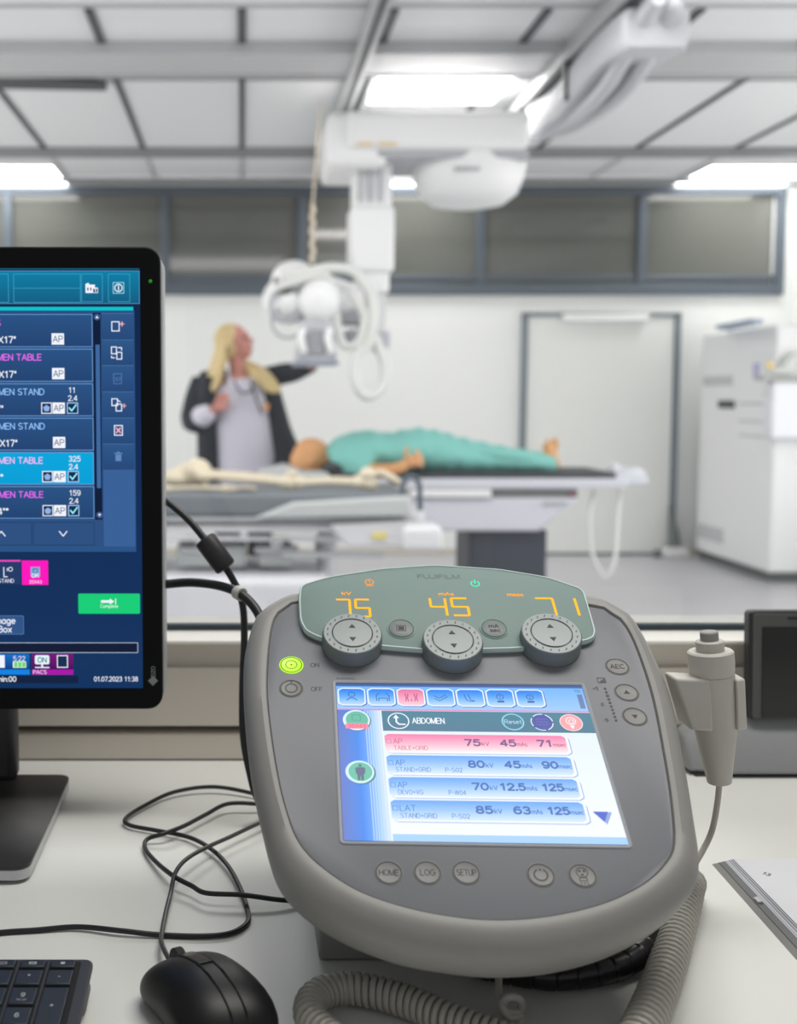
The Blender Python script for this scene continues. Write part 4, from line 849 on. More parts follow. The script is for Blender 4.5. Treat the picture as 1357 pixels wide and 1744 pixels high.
# touch screen bezel recess frame and screen
b = B()
for a_ in (rrect(-2.5, -2.5, 178.5, 138.5, 2),):
    pass
def frame_ring(x0, y0, x1, y1, w_, r, h0, h1):
    o_ = rrect(x0 - w_, y0 - w_, x1 + w_, y1 + w_, r + w_); i_ = rrect(x0, y0, x1, y1, r)
    return B().loft([[V((*p, h0)) for p in o_], [V((*p, h1 - .4)) for p in o_], [V((*o_[j], 0)).lerp(V((*i_[j], 0)), .4) + V((0, 0, h1)) for j in range(len(o_))], [V((*p, h1 - .6)) for p in i_], [V((*p, h0)) for p in i_]], cap=False)
mm(frame_ring(-.5, -.5, 176.5, 136.5, 2.2, 1, .2, 1.5)).build('screen_surround', M('surround_grey', (168, 172, 180), .4), cs, local=True)
s = UI(.03)
s.rect(0, 0, 176.5, 136.5, (60, 110, 190)); s.rect(0, 133, 176.5, 136.5, (40, 56, 96), (60, 110, 190))
s.rect(0, 111, 176, 133, (112, 182, 255), (150, 200, 255)); s.rect(0, 110, 176, 111.2, (225, 130, 190))
s.rect(29, 0, 176.5, 110, (222, 236, 255), (240, 246, 255)); s.rect(29, 0, 176.5, 5.5, (160, 206, 255))
s.hgrad([0, 6, 13, 18, 24, 31], [(84, 110, 200), (60, 120, 215), (0, 126, 235), (70, 150, 255), (150, 200, 255), (235, 244, 255)], 0, 110)
for k in range(7): s.rect(19 + k * 1.7, 0, 19.5 + k * 1.7, 110, (190, 215, 255))
s.rect(31, 91, 176.5, 109.6, (38, 122, 148), (44, 108, 140))
for k in range(7):
    x0 = .8 + 21.1 * k; s.grad(x0 + .8, 113.6, x0 + 20.6, 131, (60, 100, 190), (60, 100, 190), 3); s.grad(x0, 114.2, x0 + 20, 131.6, (226, 242, 255), (240, 248, 255), 3.4)
    s.grad(x0 + 1, 115.2, x0 + 19, 130.4, (235, 110, 165) if k == 2 else (0, 124, 246), (255, 205, 215) if k == 2 else (190, 220, 255), 2.6)
ik = (16, 92, 170); cy_ = 123
s.ring(10.8, 125, 2.6, .6, ik); s.line([(7, 119.5), (9.5, 121.5), (12, 121.5), (14.6, 119.5)], .7, ik)
s.line([(28.4, 119), (28.4, 124.5), (30.5, 126.5)], .6, ik); s.line([(37.4, 119), (37.4, 124.5), (35.3, 126.5)], .6, ik); s.line([(30, 119), (30, 121.6), (36, 121.6), (36, 119)], .6, ik)
pk = (190, 70, 130)
for x0 in (49, 55.5): s.line([(x0, 126), (x0 + .6, 122), (x0, 119)], .7, pk); s.line([(x0 + 2, 126), (x0 + 1.4, 122), (x0 + 2, 119)], .7, pk)
s.line([(53.2, 121), (53.2, 119)], .7, pk)
s.line([(69.5, 124.5), (73, 122), (78, 125.5)], .6, ik); s.line([(69.8, 121.6), (73, 119.6), (78.8, 123.6)], .6, ik)
s.line([(91, 126), (92, 121), (94, 119.5), (98, 119.5), (95, 121), (94, 126)], .6, ik)
for k, x0 in ((1, 116.2), (2, 137.4)): s.ring(x0, 124, 2.7, .6, ik); s.text(str(k), x0, 122.6, 2.8, ik, al='c'); s.rect(x0 - 2.4, 118.6, x0 + 2.4, 120.4, ik)
s.rect(171, 113.5, 174.6, 127, (96, 124, 176)); s.text('TEI', 172, 129, 2.4, (60, 90, 150), al='c')
def disc(x, y, r, c): s.poly(circ(x, y, r, 30), c)
disc(13.6, 100, 9.6, (40, 120, 130)); disc(13, 100.5, 9.5, (215, 240, 250)); disc(13.4, 100.8, 7.8, (90, 185, 160)); s.frame(10, 100, 16, 105.5, .4, (50, 140, 140)); s.rect(5.2, 92.6, 21, 97.4, (255, 130, 160)); s.text('35X43', 13, 93.6, 2.8, (220, 60, 110), w=12, al='c')
disc(13.8, 54, 9.8, (30, 120, 130)); disc(13, 54.6, 9.6, (205, 238, 245)); disc(13.4, 54.8, 7.9, (90, 190, 165)); mc = (76, 96, 130)
disc(13.4, 60, 1.1, mc); s.poly([(11, 58.6), (15.8, 58.6), (16.8, 57.4), (16.4, 53), (15.6, 53), (15.4, 47.5), (13.8, 47.5), (13.4, 52), (13, 47.5), (11.4, 47.5), (11.2, 53), (10.4, 53), (10, 57.4)], mc)
s.ring(42.3, 100.2, 7.6, .9, wht); s.line([(40.8, 104), (40.8, 99), (42.6, 97), (46.6, 97)], 1.3, wht); s.poly([(38.6, 102.6), (43, 102.6), (40.8, 106)], wht)
s.text('ABDOMEN', 52, 98, 5, wht, w=22, bold=.012)
s.ring(121.5, 100.3, 7.8, 1.1, (130, 210, 235)); s.text('Reset', 121.5, 98.6, 3.6, (190, 235, 250), w=11.5, al='c')
disc(141.6, 100.3, 7.2, (56, 66, 160))
for k in range(5): s.ring(141.6, 100.3, 7.8, .8, (220, 240, 250), k * 2 * PI / 5 + .12, (k + 1) * 2 * PI / 5 - .12, 8)
for k in range(3): s.rect(137.4, 97.8 + k * 2.4, 146, 98.8 + k * 2.4, (70, 90, 190))
disc(161.6, 100.2, 7.9, (255, 225, 235)); disc(161.6, 100.2, 7.3, (250, 160, 165)); s.ring(161.6, 101.6, 3.6, .7, wht); s.ring(161.8, 101.2, 1.9, .6, wht); s.poly([(160, 97.4), (163.4, 97.4), (161.8, 94)], wht)
R4 = [('AP', 'TABLE+GRID', '', '75', '45', '71'), ('AP', 'STAND+GRID', 'P-S02', '80', '45', '90'), ('AP', 'DEVO+VG', 'P-W04', '70', '12.5', '125'), ('LAT', 'STAND+GRID', 'P-S02', '85', '63', '125')]
for i, (a_, s1, s2, n1, n2, n3) in enumerate(R4):
    y1_ = 88 - 18.8 * i; y0 = y1_ - 16.6
    s.grad(32.6, y0 - .7, 157, y1_ - 1.0, (110, 150, 215), (130, 170, 225), 3); s.grad(32.2, y0 - .2, 156.4, y1_ - .6, (246, 250, 255), (246, 250, 255), 3)
    s.grad(31.4, y0 + 1, 154.6, y1_, (242, 112, 166) if i == 0 else (84, 158, 255), (255, 236, 236) if i == 0 else (214, 232, 255), 2.6)
    tc = (200, 76, 120) if i == 0 else (0, 112, 196); nc = (112, 60, 130) if i == 0 else (0, 92, 176)
    s.frame(32.4, y1_ - 8.4, 35.8, y1_ - 4.6, .35, tc); s.text(a_, 37.2, y1_ - 8.6, 4.4, tc, w=6 if len(a_) < 3 else 10); s.text(s1, 37.2, y1_ - 13.9, 3.4, tc, w=23 if len(s1) > 8 else 16)
    if s2: s.text(s2, 70, y1_ - 13.9, 3.4, tc, w=11)
    y_ = y1_ - 9.6
    s.text(n1, 86, y_, 5.2, nc, w=10, bold=.03); s.text('kV', 97.4, y_, 3.4, tc, w=4.6, bold=.012)
    s.text(n2, 120, y_, 5.2, nc, w=10 if len(n2) < 3 else 16, bold=.03, al='r'); s.text('mAs', 121.2, y_, 3.4, tc, w=6.4, bold=.012)
    s.text(n3, 144.6, y_, 5.2, nc, w=9.6 if len(n3) < 3 else 13.2, bold=.03, al='r'); s.text('msec', 145.4, y_, 3.2, tc, w=8.4, bold=.012)
s.poly([(160.6, 24), (171.6, 24), (166.8, 14.6)], (130, 160, 220)); s.poly([(159.6, 24.4), (169.2, 24.4), (165.4, 16.4)], (36, 84, 200))
s.build('touch_screen', screen_mat('console_screen', .98), cs, Matrix.Translation((0, 0, .0009)) @ MM)
# display plate along the top edge
gpx = [(512, 996), (560, 982), (650, 968), (740, 962), (850, 969), (930, 982), (993, 1003), (1003, 1036), (1014, 1074), (1011, 1085), (998, 1091), (880, 1104), (740, 1108), (600, 1096), (545, 1086), (520, 1074), (511, 1056), (509, 1020)]
gl = [con(x, y, 6) for x, y in gpx]
def cham(c, r=2.2):
    out = []
    for i in range(len(c)):
        a_, p_, b_ = V((*c[i - 1], 0)), V((*c[i], 0)), V((*c[(i + 1) % len(c)], 0)); ra = min(r, (a_ - p_).length * .35); rb = min(r, (b_ - p_).length * .35)
        q0, q1 = p_ + (a_ - p_).normalized() * ra, p_ + (b_ - p_).normalized() * rb
        for t in (0, .25, .5, .75, 1): m_ = q0.lerp(p_, t).lerp(p_.lerp(q1, t), t); out.append((m_.x, m_.y))
    return out
gl = cham(gl, 6)
def inset(c, d_):
    c = [V((*p, 0)) for p in c]; out = []
    for i, p in enumerate(c):
        t = (c[(i + 1) % len(c)] - c[i - 1]).normalized(); out.append(p + V((t.y, -t.x, 0)) * -d_)
    return out
ar = sum(gl[i - 1][0] * gl[i][1] - gl[i][0] * gl[i - 1][1] for i in range(len(gl)))
sg = 1 if ar > 0 else -1
b = B(); b.loft([[p + V((0, 0, h_)) for p in inset(gl, sg * d_)] for d_, h_ in ((0, -9), (0, 4.6), (.5, 5.6), (1.5, 6.0))])
mm(b).build('display_plate', M('display_green_grey', (126, 148, 144), .5, spec=.3), cs, local=True)
b = B(); b.loft([[p + V((0, 0, h_)) for p in inset(gl, sg * d_)] for d_, h_ in ((-.6, 2.6), (-.6, 5.0), (.2, 6.3), (1.1, 6.3), (1.2, 4.0))], cap=False)
mm(b).build('plate_edge', M('plate_edge_light', (196, 214, 212), .25), cs, local=True)
def plane(h): return Matrix.Translation((0, 0, h / 1000)) @ MM
D = UI(.02); am = (255, 150, 20)
SEG = {'7': 'abc', '5': 'afgcd', '4': 'fgbc', '1': 'bc'}
def digit(ch, x, y, w_, h_):
    g_ = .5; m_ = h_ / 2; k_ = 2.0
    seg = {'a': [(x + g_, y + h_), (x + w_ - g_, y + h_)], 'g': [(x + g_, y + m_), (x + w_ - g_, y + m_)], 'd': [(x + g_, y), (x + w_ - g_, y)], 'f': [(x, y + m_ + g_), (x, y + h_ - g_)], 'e': [(x, y + g_), (x, y + m_ - g_)], 'b': [(x + w_, y + m_ + g_), (x + w_, y + h_ - g_)], 'c': [(x + w_, y + g_), (x + w_, y + m_ - g_)]}
    for c_ in SEG[ch]: D.line(seg[c_], k_, (255, 168, 24))
H6 = 6.1
for s_, pts, tx, ux, uy, w_ in (('75', ((574, 1050), (607, 1050)), 'kV', 590, 1013, 7), ('45', ((736, 1048), (773, 1048)), 'mAs', 760, 1014, 11.5), ('71', ((919, 1048), (957, 1048)), 'msec', 878, 1015, 12.5)):
    D = UI(.02)
    for ch, (x, y) in zip(s_, pts):
        p = con(x, y, H6); q_ = con(x + 21, y - 28, H6); digit(ch, p[0], p[1], q_[0] - p[0], q_[1] - p[1] + .6)
    p = con(ux, uy, H6); D.text(tx, p[0], p[1], 3.4, am, w=w_, al='c', bold=.02)
    D.build('orange_readout', screen_mat('led_orange', 1.5), cs, plane(H6))
D = UI(.02); p = con(629, 992, H6); D.ring(p[0], p[1] + .5, 3.6, .8, am); D.rect(p[0] - 3.2, p[1] - 4.4, p[0] + 3.2, p[1] - 3.4, am); D.text('1', p[0], p[1] - 1, 3.6, am, al='c')
D.build('orange_lamp_symbol', screen_mat('led_orange', 1.3), cs, plane(H6))
D = UI(.02); p = con(809, 994, H6); D.ring(p[0], p[1], 3.7, .9, (60, 255, 190), PI * .68, PI * 2.32); D.rect(p[0] - .5, p[1], p[0] + .5, p[1] + 4.6, (60, 255, 190)); D.build('green_power_symbol', screen_mat('led_green', 1.2), cs, plane(H6))
def inkpart(ui, name, h, mat=None): return flatcol(ui.build(name, mat or dark_ink, cs, plane(h)), mat or dark_ink)
D = UI(.02); p = con(747, 985, H6); D.text('FUJIFILM', p[0], p[1], 4.4, (60, 60, 60), w=33, al='c', bold=.018); inkpart(D, 'maker_name', H6, M('etched_grey', (92, 108, 106), .5))
# dials
for px, py in ((600, 1079), (771, 1090), (939, 1079)):
    kx_, ky_ = con(px, py, 13)
    n_ = 92; rows = []
    for r_, h_, rib in ((22, .8, 0), (22.6, 1, 0), (22.8, 1.4, .7), (22.3, 12.2, .7), (21.9, 13.0, 0), (21.2, 13.6, 0), (15.4, 13.7, 0), (15.2, 13.2, 0), (14.6, 13.2, 0), (14.4, 13.8, 0), (.01, 14.3, 0)):
        rows.append([V((kx_ + (r_ - (rib if j % 2 else 0)) * math.cos(2 * PI * j / n_), ky_ + (r_ - (rib if j % 2 else 0)) * math.sin(2 * PI * j / n_), h_)) for j in range(n_)])
    kb = mm(B().loft(rows)).build('dial', knob_m, cs, local=True)
    mm(B().loft([[V((kx_ + r_ * math.cos(2 * PI * j / 48), ky_ + r_ * math.sin(2 * PI * j / 48), h_)) for j in range(48)] for r_, h_ in ((23, -6), (23, .4), (22.6, .9))])).build('dial_skirt', M('skirt_dark', (84, 88, 92), .5), kb, local=True)
    D = UI(.02); D.ring(kx_, ky_, 15.3, .55, (0, 0, 0), n=48); D.poly([(kx_ - 2.4, ky_ + 5.2), (kx_ + 2.4, ky_ + 5.2), (kx_, ky_ + 9)], (0, 0, 0)); D.poly([(kx_ - 2.4, ky_ - 5.2), (kx_, ky_ - 9), (kx_ + 2.4, ky_ - 5.2)], (0, 0, 0))
    for j in range(20): D.poly(circ(kx_ + 18.6 * math.cos(2 * PI * j / 20 + .1), ky_ + 18.6 * math.sin(2 * PI * j / 20 + .1), .55, 8), (0, 0, 0))
    flatcol(D.build('dial_marks', dark_ink, kb, plane(14.35)), dark_ink)
# round push buttons
btn_m = M('button_plastic', (134, 134, 133), .5)
def button(px, py, r, draw, mat=btn_m, label=None, h=1.0):
    x, y = con(px, py, h)
    bb = mm(B().loft([[V((x + r_ * math.cos(2 * PI * j / 40), y + r_ * math.sin(2 * PI * j / 40), h_)) for j in range(40)] for r_, h_ in ((r + 1.2, .3), (r + 1.0, h - .4), (r + .2, h), (r, h - .1), (.01, h))])).build('push_button', mat, cs, local=True)
    D = UI(.02); D.ring(x, y, r, .6, (0, 0, 0), n=40); draw(D, x, y); flatcol(D.build('button_symbol', dark_ink, bb, plane(h + .08)), dark_ink)
    if label: bb['label'] = label
tri = lambda up: (lambda D, x, y: D.poly([(x - 2.2, y - 1.4 * up), (x + 2.2, y - 1.4 * up), (x, y + 2.2 * up)][::(1 if up > 0 else -1)], (0, 0, 0)))
button(496, 1132, 8, lambda D, x, y: (D.ring(x, y, 4.4, .5, 0 * V((1,)) if 0 else (0, 0, 0)), D.poly(circ(x, y, .7, 10), (0, 0, 0))), M('lime_button', (170, 240, 30), .4, emis=.75), 'glowing lime green button')
button(496, 1172, 8, lambda D, x, y: (D.ring(x, y, 4.4, .6, (0, 0, 0)), D.poly(circ(x, y + 6, .7, 10), (0, 0, 0))))
for tx, px, w_ in (('HOME', 662, 13), ('LOG', 728, 10), ('SETUP', 794, 13)):
    button(px, 1486, 7.9, lambda D, x, y: D.text(tx, x, y - 2, 4.0, (0, 0, 0), w=w_ - 1.4, al='c', bold=.003))
button(921, 1490, 7.9, lambda D, x, y: (D.ring(x, y, 4.4, .8, (0, 0, 0), PI * .65, PI * 2.35), D.poly(circ(x, y + 3.6, .7, 10), (0, 0, 0))))
button(992, 1491, 7.9, lambda D, x, y: (D.ring(x, y + 2, 3.6, .5, (0, 0, 0)), D.poly(circ(x, y + .4, .8, 8), (0, 0, 0)), D.poly(circ(x - 1.4, y + 3, .8, 8), (0, 0, 0)), D.poly(circ(x + 1.4, y + 3, .8, 8), (0, 0, 0)), D.frame(x - 2.4, y - 4, x + 2.4, y - 1.4, .4, (0, 0, 0)), [D.line([(x + k_, y - 5), (x + k_ + .4, y - 6.6)], .4, (0, 0, 0)) for k_ in (-2, 0, 2)]))
button(1051, 1135, 7.9, lambda D, x, y: D.text('AEC', x, y - 2, 4.0, (0, 0, 0), w=10, al='c', bold=.01))
button(1067, 1179, 7.9, tri(1)); button(1081, 1220, 7.9, tri(-1))
for px, tx in ((683, None), (841, 'mA')):
    x, y = con(px, 1071, 6.5)
    rg = mm(B().loft([[V((x + r_ * math.cos(2 * PI * j / 40), y + r_ * math.sin(2 * PI * j / 40), h_)) for j in range(40)] for r_, h_ in ((11, 4), (10.8, 6.4), (10, 7.2), (9.4, 6.6), (9.2, 6.2))], cap=False)).build('button_ring', M('ring_green_grey', (160, 186, 182), .3), cs, local=True)
    bb = mm(B().loft([[V((x + r_ * math.cos(2 * PI * j / 40), y + r_ * math.sin(2 * PI * j / 40), h_)) for j in range(40)] for r_, h_ in ((9.2, 5), (9.1, 6.9), (8.6, 7.2), (.01, 7.2))])).build('push_button', M('grey_button', (120, 128, 128), .45), cs, local=True)
    D = UI(.02)
    if tx: D.text('mA', x, y + .6, 3.6, (0, 0, 0), w=7, al='c', bold=.02); D.text('sec', x + .6, y - 4, 3.6, (0, 0, 0), w=7.6, al='c', bold=.02)
    else: D.frame(x - 3.6, y - 3.2, x + 3.6, y + 3.2, .5, (0, 0, 0)); D.rect(x - 2.2, y - 2, x + 2.2, y + 2, (0, 0, 0))
    flatcol(D.build('button_symbol', dark_ink, bb, plane(7.3)), dark_ink)
D = UI(.02)
D.text('ON', *con(529, 1137), 4.0, (0, 0, 0), w=6, bold=.01); D.text('OFF', *con(530, 1178), 4.0, (0, 0, 0), w=8, bold=.01)
p = con(573, 1158); D.text('WARNING', p[0], p[1], 1.9, (0, 0, 0), w=13, bold=.01)
D.text('THIS X-RAY UNIT MAY BE DANGEROUS TO PATIENT AND OPERATOR UNLESS SAFE EXPOSURE FACTORS, OPERATING INSTRUCTIONS AND MAINTENANCE SCHEDULES ARE OBSERVED.', p[0], p[1] - 3, 1.7, (0, 0, 0), w=173)
p = con(1018, 1164); D.frame(p[0], p[1], p[0] + 6, p[1] + 5, .4, (0, 0, 0)); D.poly([(p[0], p[1]), (p[0] + 6, p[1]), (p[0] + 6, p[1] + 5)], (0, 0, 0))
for k in range(10):
    p = con(1030 + k * 2.1, 1174 + k * 6); D.poly(circ(p[0], p[1], 1.0 if k not in (2,) else 1.3, 10), (0, 0, 0))
for tx, x, y in (('+5', 1010, 1176), ('0', 1024, 1203), ('-5', 1028, 1230)): D.text(tx, *con(x, y), 2.8, (0, 0, 0))
inkpart(D, 'printed_legends', .62, M('legend_ink', (70, 72, 78), .6))
# foot under the console (in world axes)
def loc(p): return rm.transposed() @ (V(p) - O)
fb = B(); a = Z(543, 1638, DZ); c = Z(1078, 1638, DZ)
def ztop(x, y): 
    # underside plane of the housing, 38 mm below the face
    q = O - Nv * .036; return q.z - ((x - q.x) * Nv.x + (y - q.y) * Nv.y) / Nv.z
y1_ = a.y + .15
pts = [(a.x, a.y, DZ + .001), (c.x, a.y, DZ + .001), (c.x, y1_, DZ + .001), (a.x, y1_, DZ + .001)]
pts += [(x_, y_, ztop(x_, y_)) for x_, y_, _ in pts]
fb.hexa([loc(p) for p in pts]); fb.build('base_box', box_pl, cs, local=True, bev=.002)
# holder for the hand switch on the right side
YH = .80
hp = B(); t0, t1 = P(1150, 1150, YH), P(1200, 1236, YH)
hp.hexa([loc(p) for p in ((P(1165, 1236, YH).x, YH - .012, t1.z), (t1.x, YH - .016, t1.z), (t1.x, YH + .006, t1.z), (P(1165, 1236, YH).x, YH + .012, t1.z), (P(1140, 1150, YH).x, YH - .01, t0.z), (t1.x - .002, YH - .014, t0.z), (t1.x - .002, YH + .006, t0.z), (P(1140, 1150, YH).x, YH + .012, t0.z))])
hp.build('holder_arm', M('holder_grey', (198, 194, 187), .5), cs, local=True, bev=.002)
hp = B(); xl, xr_ = P(1196, 1200, YH).x, P(1264, 1200, YH).x
hp.hexa([loc(p) for p in ((xr_ - .009, YH - .014, t1.z), (xr_, YH - .010, t1.z), (xr_, YH + .018, t1.z), (xr_ - .009, YH + .018, t1.z), (xr_ - .011, YH - .014, t0.z), (xr_ - .003, YH - .010, t0.z), (xr_ - .003, YH + .018, t0.z), (xr_ - .011, YH + .018, t0.z))])
hp.hexa([loc(p) for p in ((xl, YH + .019, t1.z), (xr_, YH + .019, t1.z), (xr_, YH + .023, t1.z), (xl, YH + .023, t1.z), (xl, YH + .019, t0.z), (xr_ - .003, YH + .019, t0.z), (xr_ - .003, YH + .023, t0.z), (xl, YH + .023, t0.z))])
hp.build('holder_clip', M('holder_grey', (198, 194, 187)), cs, local=True, bev=.0015)
# hand switch
hb = P(1225, 1333, YH); ht = P(1207, 1075, YH)
hs = thing('hand_switch', 'grey exposure hand switch standing in the holder beside the console', 'hand switch', tuple(hb))
ax = (ht - hb); Lh = ax.length; ax.normalize()
def zf(y): return (1333 - y) / (1333 - 1075) * Lh
sx = YH / F * 1.0
B().lathe([(.01 * sx, 0), (18 * sx, 0), (20 * sx, 1.2 * sx), (36 * sx, zf(1235)), (37 * sx, zf(1148)), (.1 * sx, zf(1148))], hb, 40, ax).build('grip', hs_pl, hs)
B().lathe([(.01 * sx, zf(1148)), (36.5 * sx, zf(1147.5)), (38.5 * sx, zf(1128)), (37.8 * sx, zf(1110)), (35 * sx, zf(1107.5)), (.1 * sx, zf(1107.5))], hb, 40, ax).build('collar', hs_pl, hs)
B().lathe([(.01 * sx, zf(1108)), (23 * sx, zf(1108)), (23.5 * sx, zf(1092)), (21 * sx, zf(1090)), (.1 * sx, zf(1090))], hb, 32, ax).build('first_stage_button', hs_pl, hs)
B().lathe([(.01 * sx, zf(1090)), (15 * sx, zf(1090)), (15 * sx, zf(1077)), (13 * sx, zf(1075)), (.1 * sx, zf(1075))], hb, 32, ax).build('second_stage_button', M('button_grey', (150, 148, 144), .5), hs)
B().lathe([(4 * sx, -zf(1329)), (7 * sx, -zf(1330)), (8 * sx, .1 * sx)], hb, 20, ax).build('strain_relief', hs_pl, hs)
B().tube([hb, P(1221, 1370, YH + .01), P(1212, 1415, YH + .02), P(1194, 1453, YH + .015), P(1165, 1500, .79), Z(1150, 1530, DZ + .02), Z(1165, 1540, DZ + .012)], .0022, 10).build('straight_cord', coil_m, hs)
cl = [Z(1175, 1500, DZ + .0125), Z(1160, 1560, DZ + .0125), Z(1140, 1632, DZ + .0125), Z(1118, 1695, DZ + .0125), Z(1088, 1760, DZ + .0125), Z(1040, 1840, DZ + .0125)]
B().rings(helix(cl, .0096, .0066), .0029, 8).build('coiled_cord', coil_m, hs)
ck = [Z(1000, 1800, DZ + .0115), Z(860, 1770, DZ + .0115), Z(770, 1738, DZ + .0115), Z(700, 1708, DZ + .0115), Z(640, 1690, DZ + .0115), Z(580, 1683, DZ + .0115), Z(535, 1700, DZ + .0115), Z(530, 1735, DZ + .0115), Z(570, 1775, DZ + .0115)]
tag(B().rings(helix(ck, .0082, .0051), .0023, 8).build('coiled_cable', M('coil_beige', (166, 163, 154), .45)), 'coiled grey beige cable curling on the desk in front of the console base', 'cable')
th = [Z(848, 1625, DZ + .03), Z(849, 1660, DZ + .02), Z(850, 1695, DZ + .016), Z(862, 1722, DZ + .012), Z(884, 1722, DZ + .01), Z(886, 1704, DZ + .018), Z(868, 1698, DZ + .022), Z(855, 1712, DZ + .016), Z(866, 1733, DZ + .01), Z(886, 1732, DZ + .006), Z(880, 1752, DZ + .004), Z(850, 1765, DZ + .004)]
tag(B().tube(th, .0024, 10).build('curly_lead', M('coil_pale', (190, 187, 178), .45)), 'thin pale lead hanging from the console with a small loop', 'cable')
lm = smooth([Z(800, 1640, DZ + .010), Z(868, 1655, DZ + .010), Z(950, 1664, DZ + .010), Z(1035, 1652, DZ + .010), Z(1088, 1625, DZ + .012), Z(1106, 1590, DZ + .014), Z(1100, 1560, DZ + .02)], 30)
acc = 0; rr = []
for i, p in enumerate(lm):
    if i: acc += (p - lm[i - 1]).length
    f = (acc / .0135) % 1; rr.append(.0085 * (1 - (.09 if f < .10 else 0)) * (.985 + .03 * f))
tag(B().rings(lm, rr, 18).build('wrapped_cable', M('spiral_wrap', (34, 34, 36), .3)), 'thick black spiral-wrapped cable bundle lying behind the console base', 'cable')

# ------------------------------------------------------------ cables on the desk
def zpx(l, h=.0035):
    return [Z(x / 2.423, 1260 + y / 2.423, DZ + (h if not isinstance(h, list) else h[i])) for i, (x, y) in enumerate(l)]
# ferrite cable behind
c1 = [P(255, 835, 1.04), P(283, 853, 1.04), P(325, 890, 1.03), P(367, 943, 1.02), P(398, 990, 1.02), P(413, 1030, 1.02), P(416, 1090, 1.02), P(413, 1170, 1.01), P(414, 1250, 1.0), P(424, 1310, .99), P(440, 1362, .98), Z(470, 1380, DZ + .004), Z(540, 1380, DZ + .004)]
fc = thing('monitor_cable', 'black cable with ferrite block running from the monitor behind the console', 'cable', tuple(c1[1]))
B().tube(c1, .0033, 12).build('cable_run', black_rub, fc)
fa, fe = P(348, 918, 1.024), P(385, 967, 1.02); fm = (fe - fa).normalized()
B().rings([fa - fm * .001, fa, fa + fm * .002, fe - fm * .002, fe, fe + fm * .001], [.006, .0095, .0105, .0105, .0095, .006], 20).build('ferrite_block', M('ferrite', (34, 35, 36), .5), fc)
c2 = [P(255, 998, 1.04), P(283, 995, 1.03), P(325, 992, 1.02), P(370, 997, 1.0), P(405, 1009, .98), P(430, 1030, .97), P(446, 1058, .96), P(460, 1100, .95), Z(520, 1350, DZ + .004)]
pc = thing('power_cable', 'thicker black cable from the monitor tied with a pale band', 'cable', tuple(c2[1]))
B().tube(c2, .0042, 12).build('cable_run', black_rub, pc)
ta, tb = P(403, 1008, .983), P(412, 1013, .977); B().rings([ta, tb], [.0062, .0062], 16).build('cable_tie', M('tie_grey', (190, 188, 184), .5), pc)
cb = [(-140, 815), (0, 795), (150, 785), (320, 772), (500, 788), (660, 805), (850, 810), (960, 795), (1022, 750), (1018, 690), (990, 610), (940, 520), (870, 450), (780, 402), (650, 375), (535, 352), (520, 322), (600, 270), (720, 215), (880, 194), (1045, 222), (1150, 260)]
tag(B().tube(zpx(cb, [.0022, .0022, .0022, .003, .004, .0022, .0022, .0022, .0022, .0022, .004, .005, .005, .0045, .004, .004, .005, .005, .006, .007, .005, .004]), .0019, 10).build('keyboard_cable', black_rub), 'thin black cable looping over the desk from the keyboard', 'cable')
cc_ = [(1420, 668), (1270, 666), (1150, 660), (1000, 640), (850, 632), (790, 602), (720, 565), (650, 510), (600, 450), (608, 410), (680, 386), (760, 355), (850, 308), (940, 264), (1060, 265), (1150, 280)]
tag(B().tube(zpx(cc_, [.002, .003, .006, .009, .009, .009, .010, .006, .004, .005, .009, .009, .009, .010, .009, .005]), .0019, 10).build('loop_cable', black_rub), 'thin black cable loop crossing the desk and passing under the console', 'cable')
# mouse
mf = Z(312, 1622, DZ + .03)
am_ = math.radians(27)
mdir = V((-math.sin(am_), math.cos(am_), 0)); mc_ = Z(353, 1690, DZ + .02); mc_.z = DZ; MS = .93
ms = thing('computer_mouse', 'black wired computer mouse on the desk', 'mouse', tuple(mc_), (0, 0, am_)); ms.scale = (MS, MS, MS)
def msec(y, w_, h_, x=0, z0=.002, n=28):
    o_ = []
    for k in range(n):
        a_ = 2 * PI * k / n; cx_, sz_ = math.cos(a_), math.sin(a_)
        h_ = h_; X_ = w_ * math.copysign(abs(cx_) ** .8, cx_); Z_ = (z0 + h_ * .32) + (h_ * .68 * abs(sz_) ** .85 if sz_ > 0 else -h_ * .32 * abs(sz_) ** .5)
        o_.append(V((x + X_, y, Z_)))
    return o_
sec = [(-.056, .008, .010), (-.054, .020, .020), (-.047, .030, .029), (-.034, .0345, .0365), (-.015, .0345, .040), (.005, .033, .039), (.022, .0335, .035), (.038, .0335, .029), (.049, .029, .022), (.0545, .020, .015), (.056, .008, .009)]
b = B(); b.loft([msec(*q_) for q_ in sec]); b.build('shell', M('mouse_black', (22, 22, 24), .42, spec=.35), ms, local=True, sub=1)
def mtop(y):
    for q0, q1 in zip(sec, sec[1:]):
        if q0[0] <= y <= q1[0]:
            f = (y - q0[0]) / (q1[0] - q0[0]); return .002 + q0[2] * (1 - f) + q1[2] * f
    return .02
rows = []
for k in range(14):
    y_ = .002 + .048 * k / 13; zt_ = mtop(y_) + .0003; w_ = .0046
    rows.append([V((-w_, y_, zt_ - .003)), V((-w_, y_, zt_)), V((w_, y_, zt_)), V((w_, y_, zt_ - .003))])
B().loft(rows).build('centre_strip', M('mouse_gloss', (30, 30, 33), .22), ms, local=True)
for s_ in (-1, 1):
    B().rings([V((s_ * .0052, -.055 + .107 * k / 13, mtop(-.055 + .107 * k / 13) - .0003)) for k in range(14)], .0006, 8).build('seam', M('seam_black', (8, 8, 8), .8), ms, local=True)
B().rings([(-.0035, .047, .021), (.0035, .047, .021)], [.0095, .0095], 28).build('scroll_wheel', M('wheel_rubber', (24, 23, 24), .7), ms, local=True, bev=.001)
mh = mc_ + mdir * .051 + V((0, 0, .010))
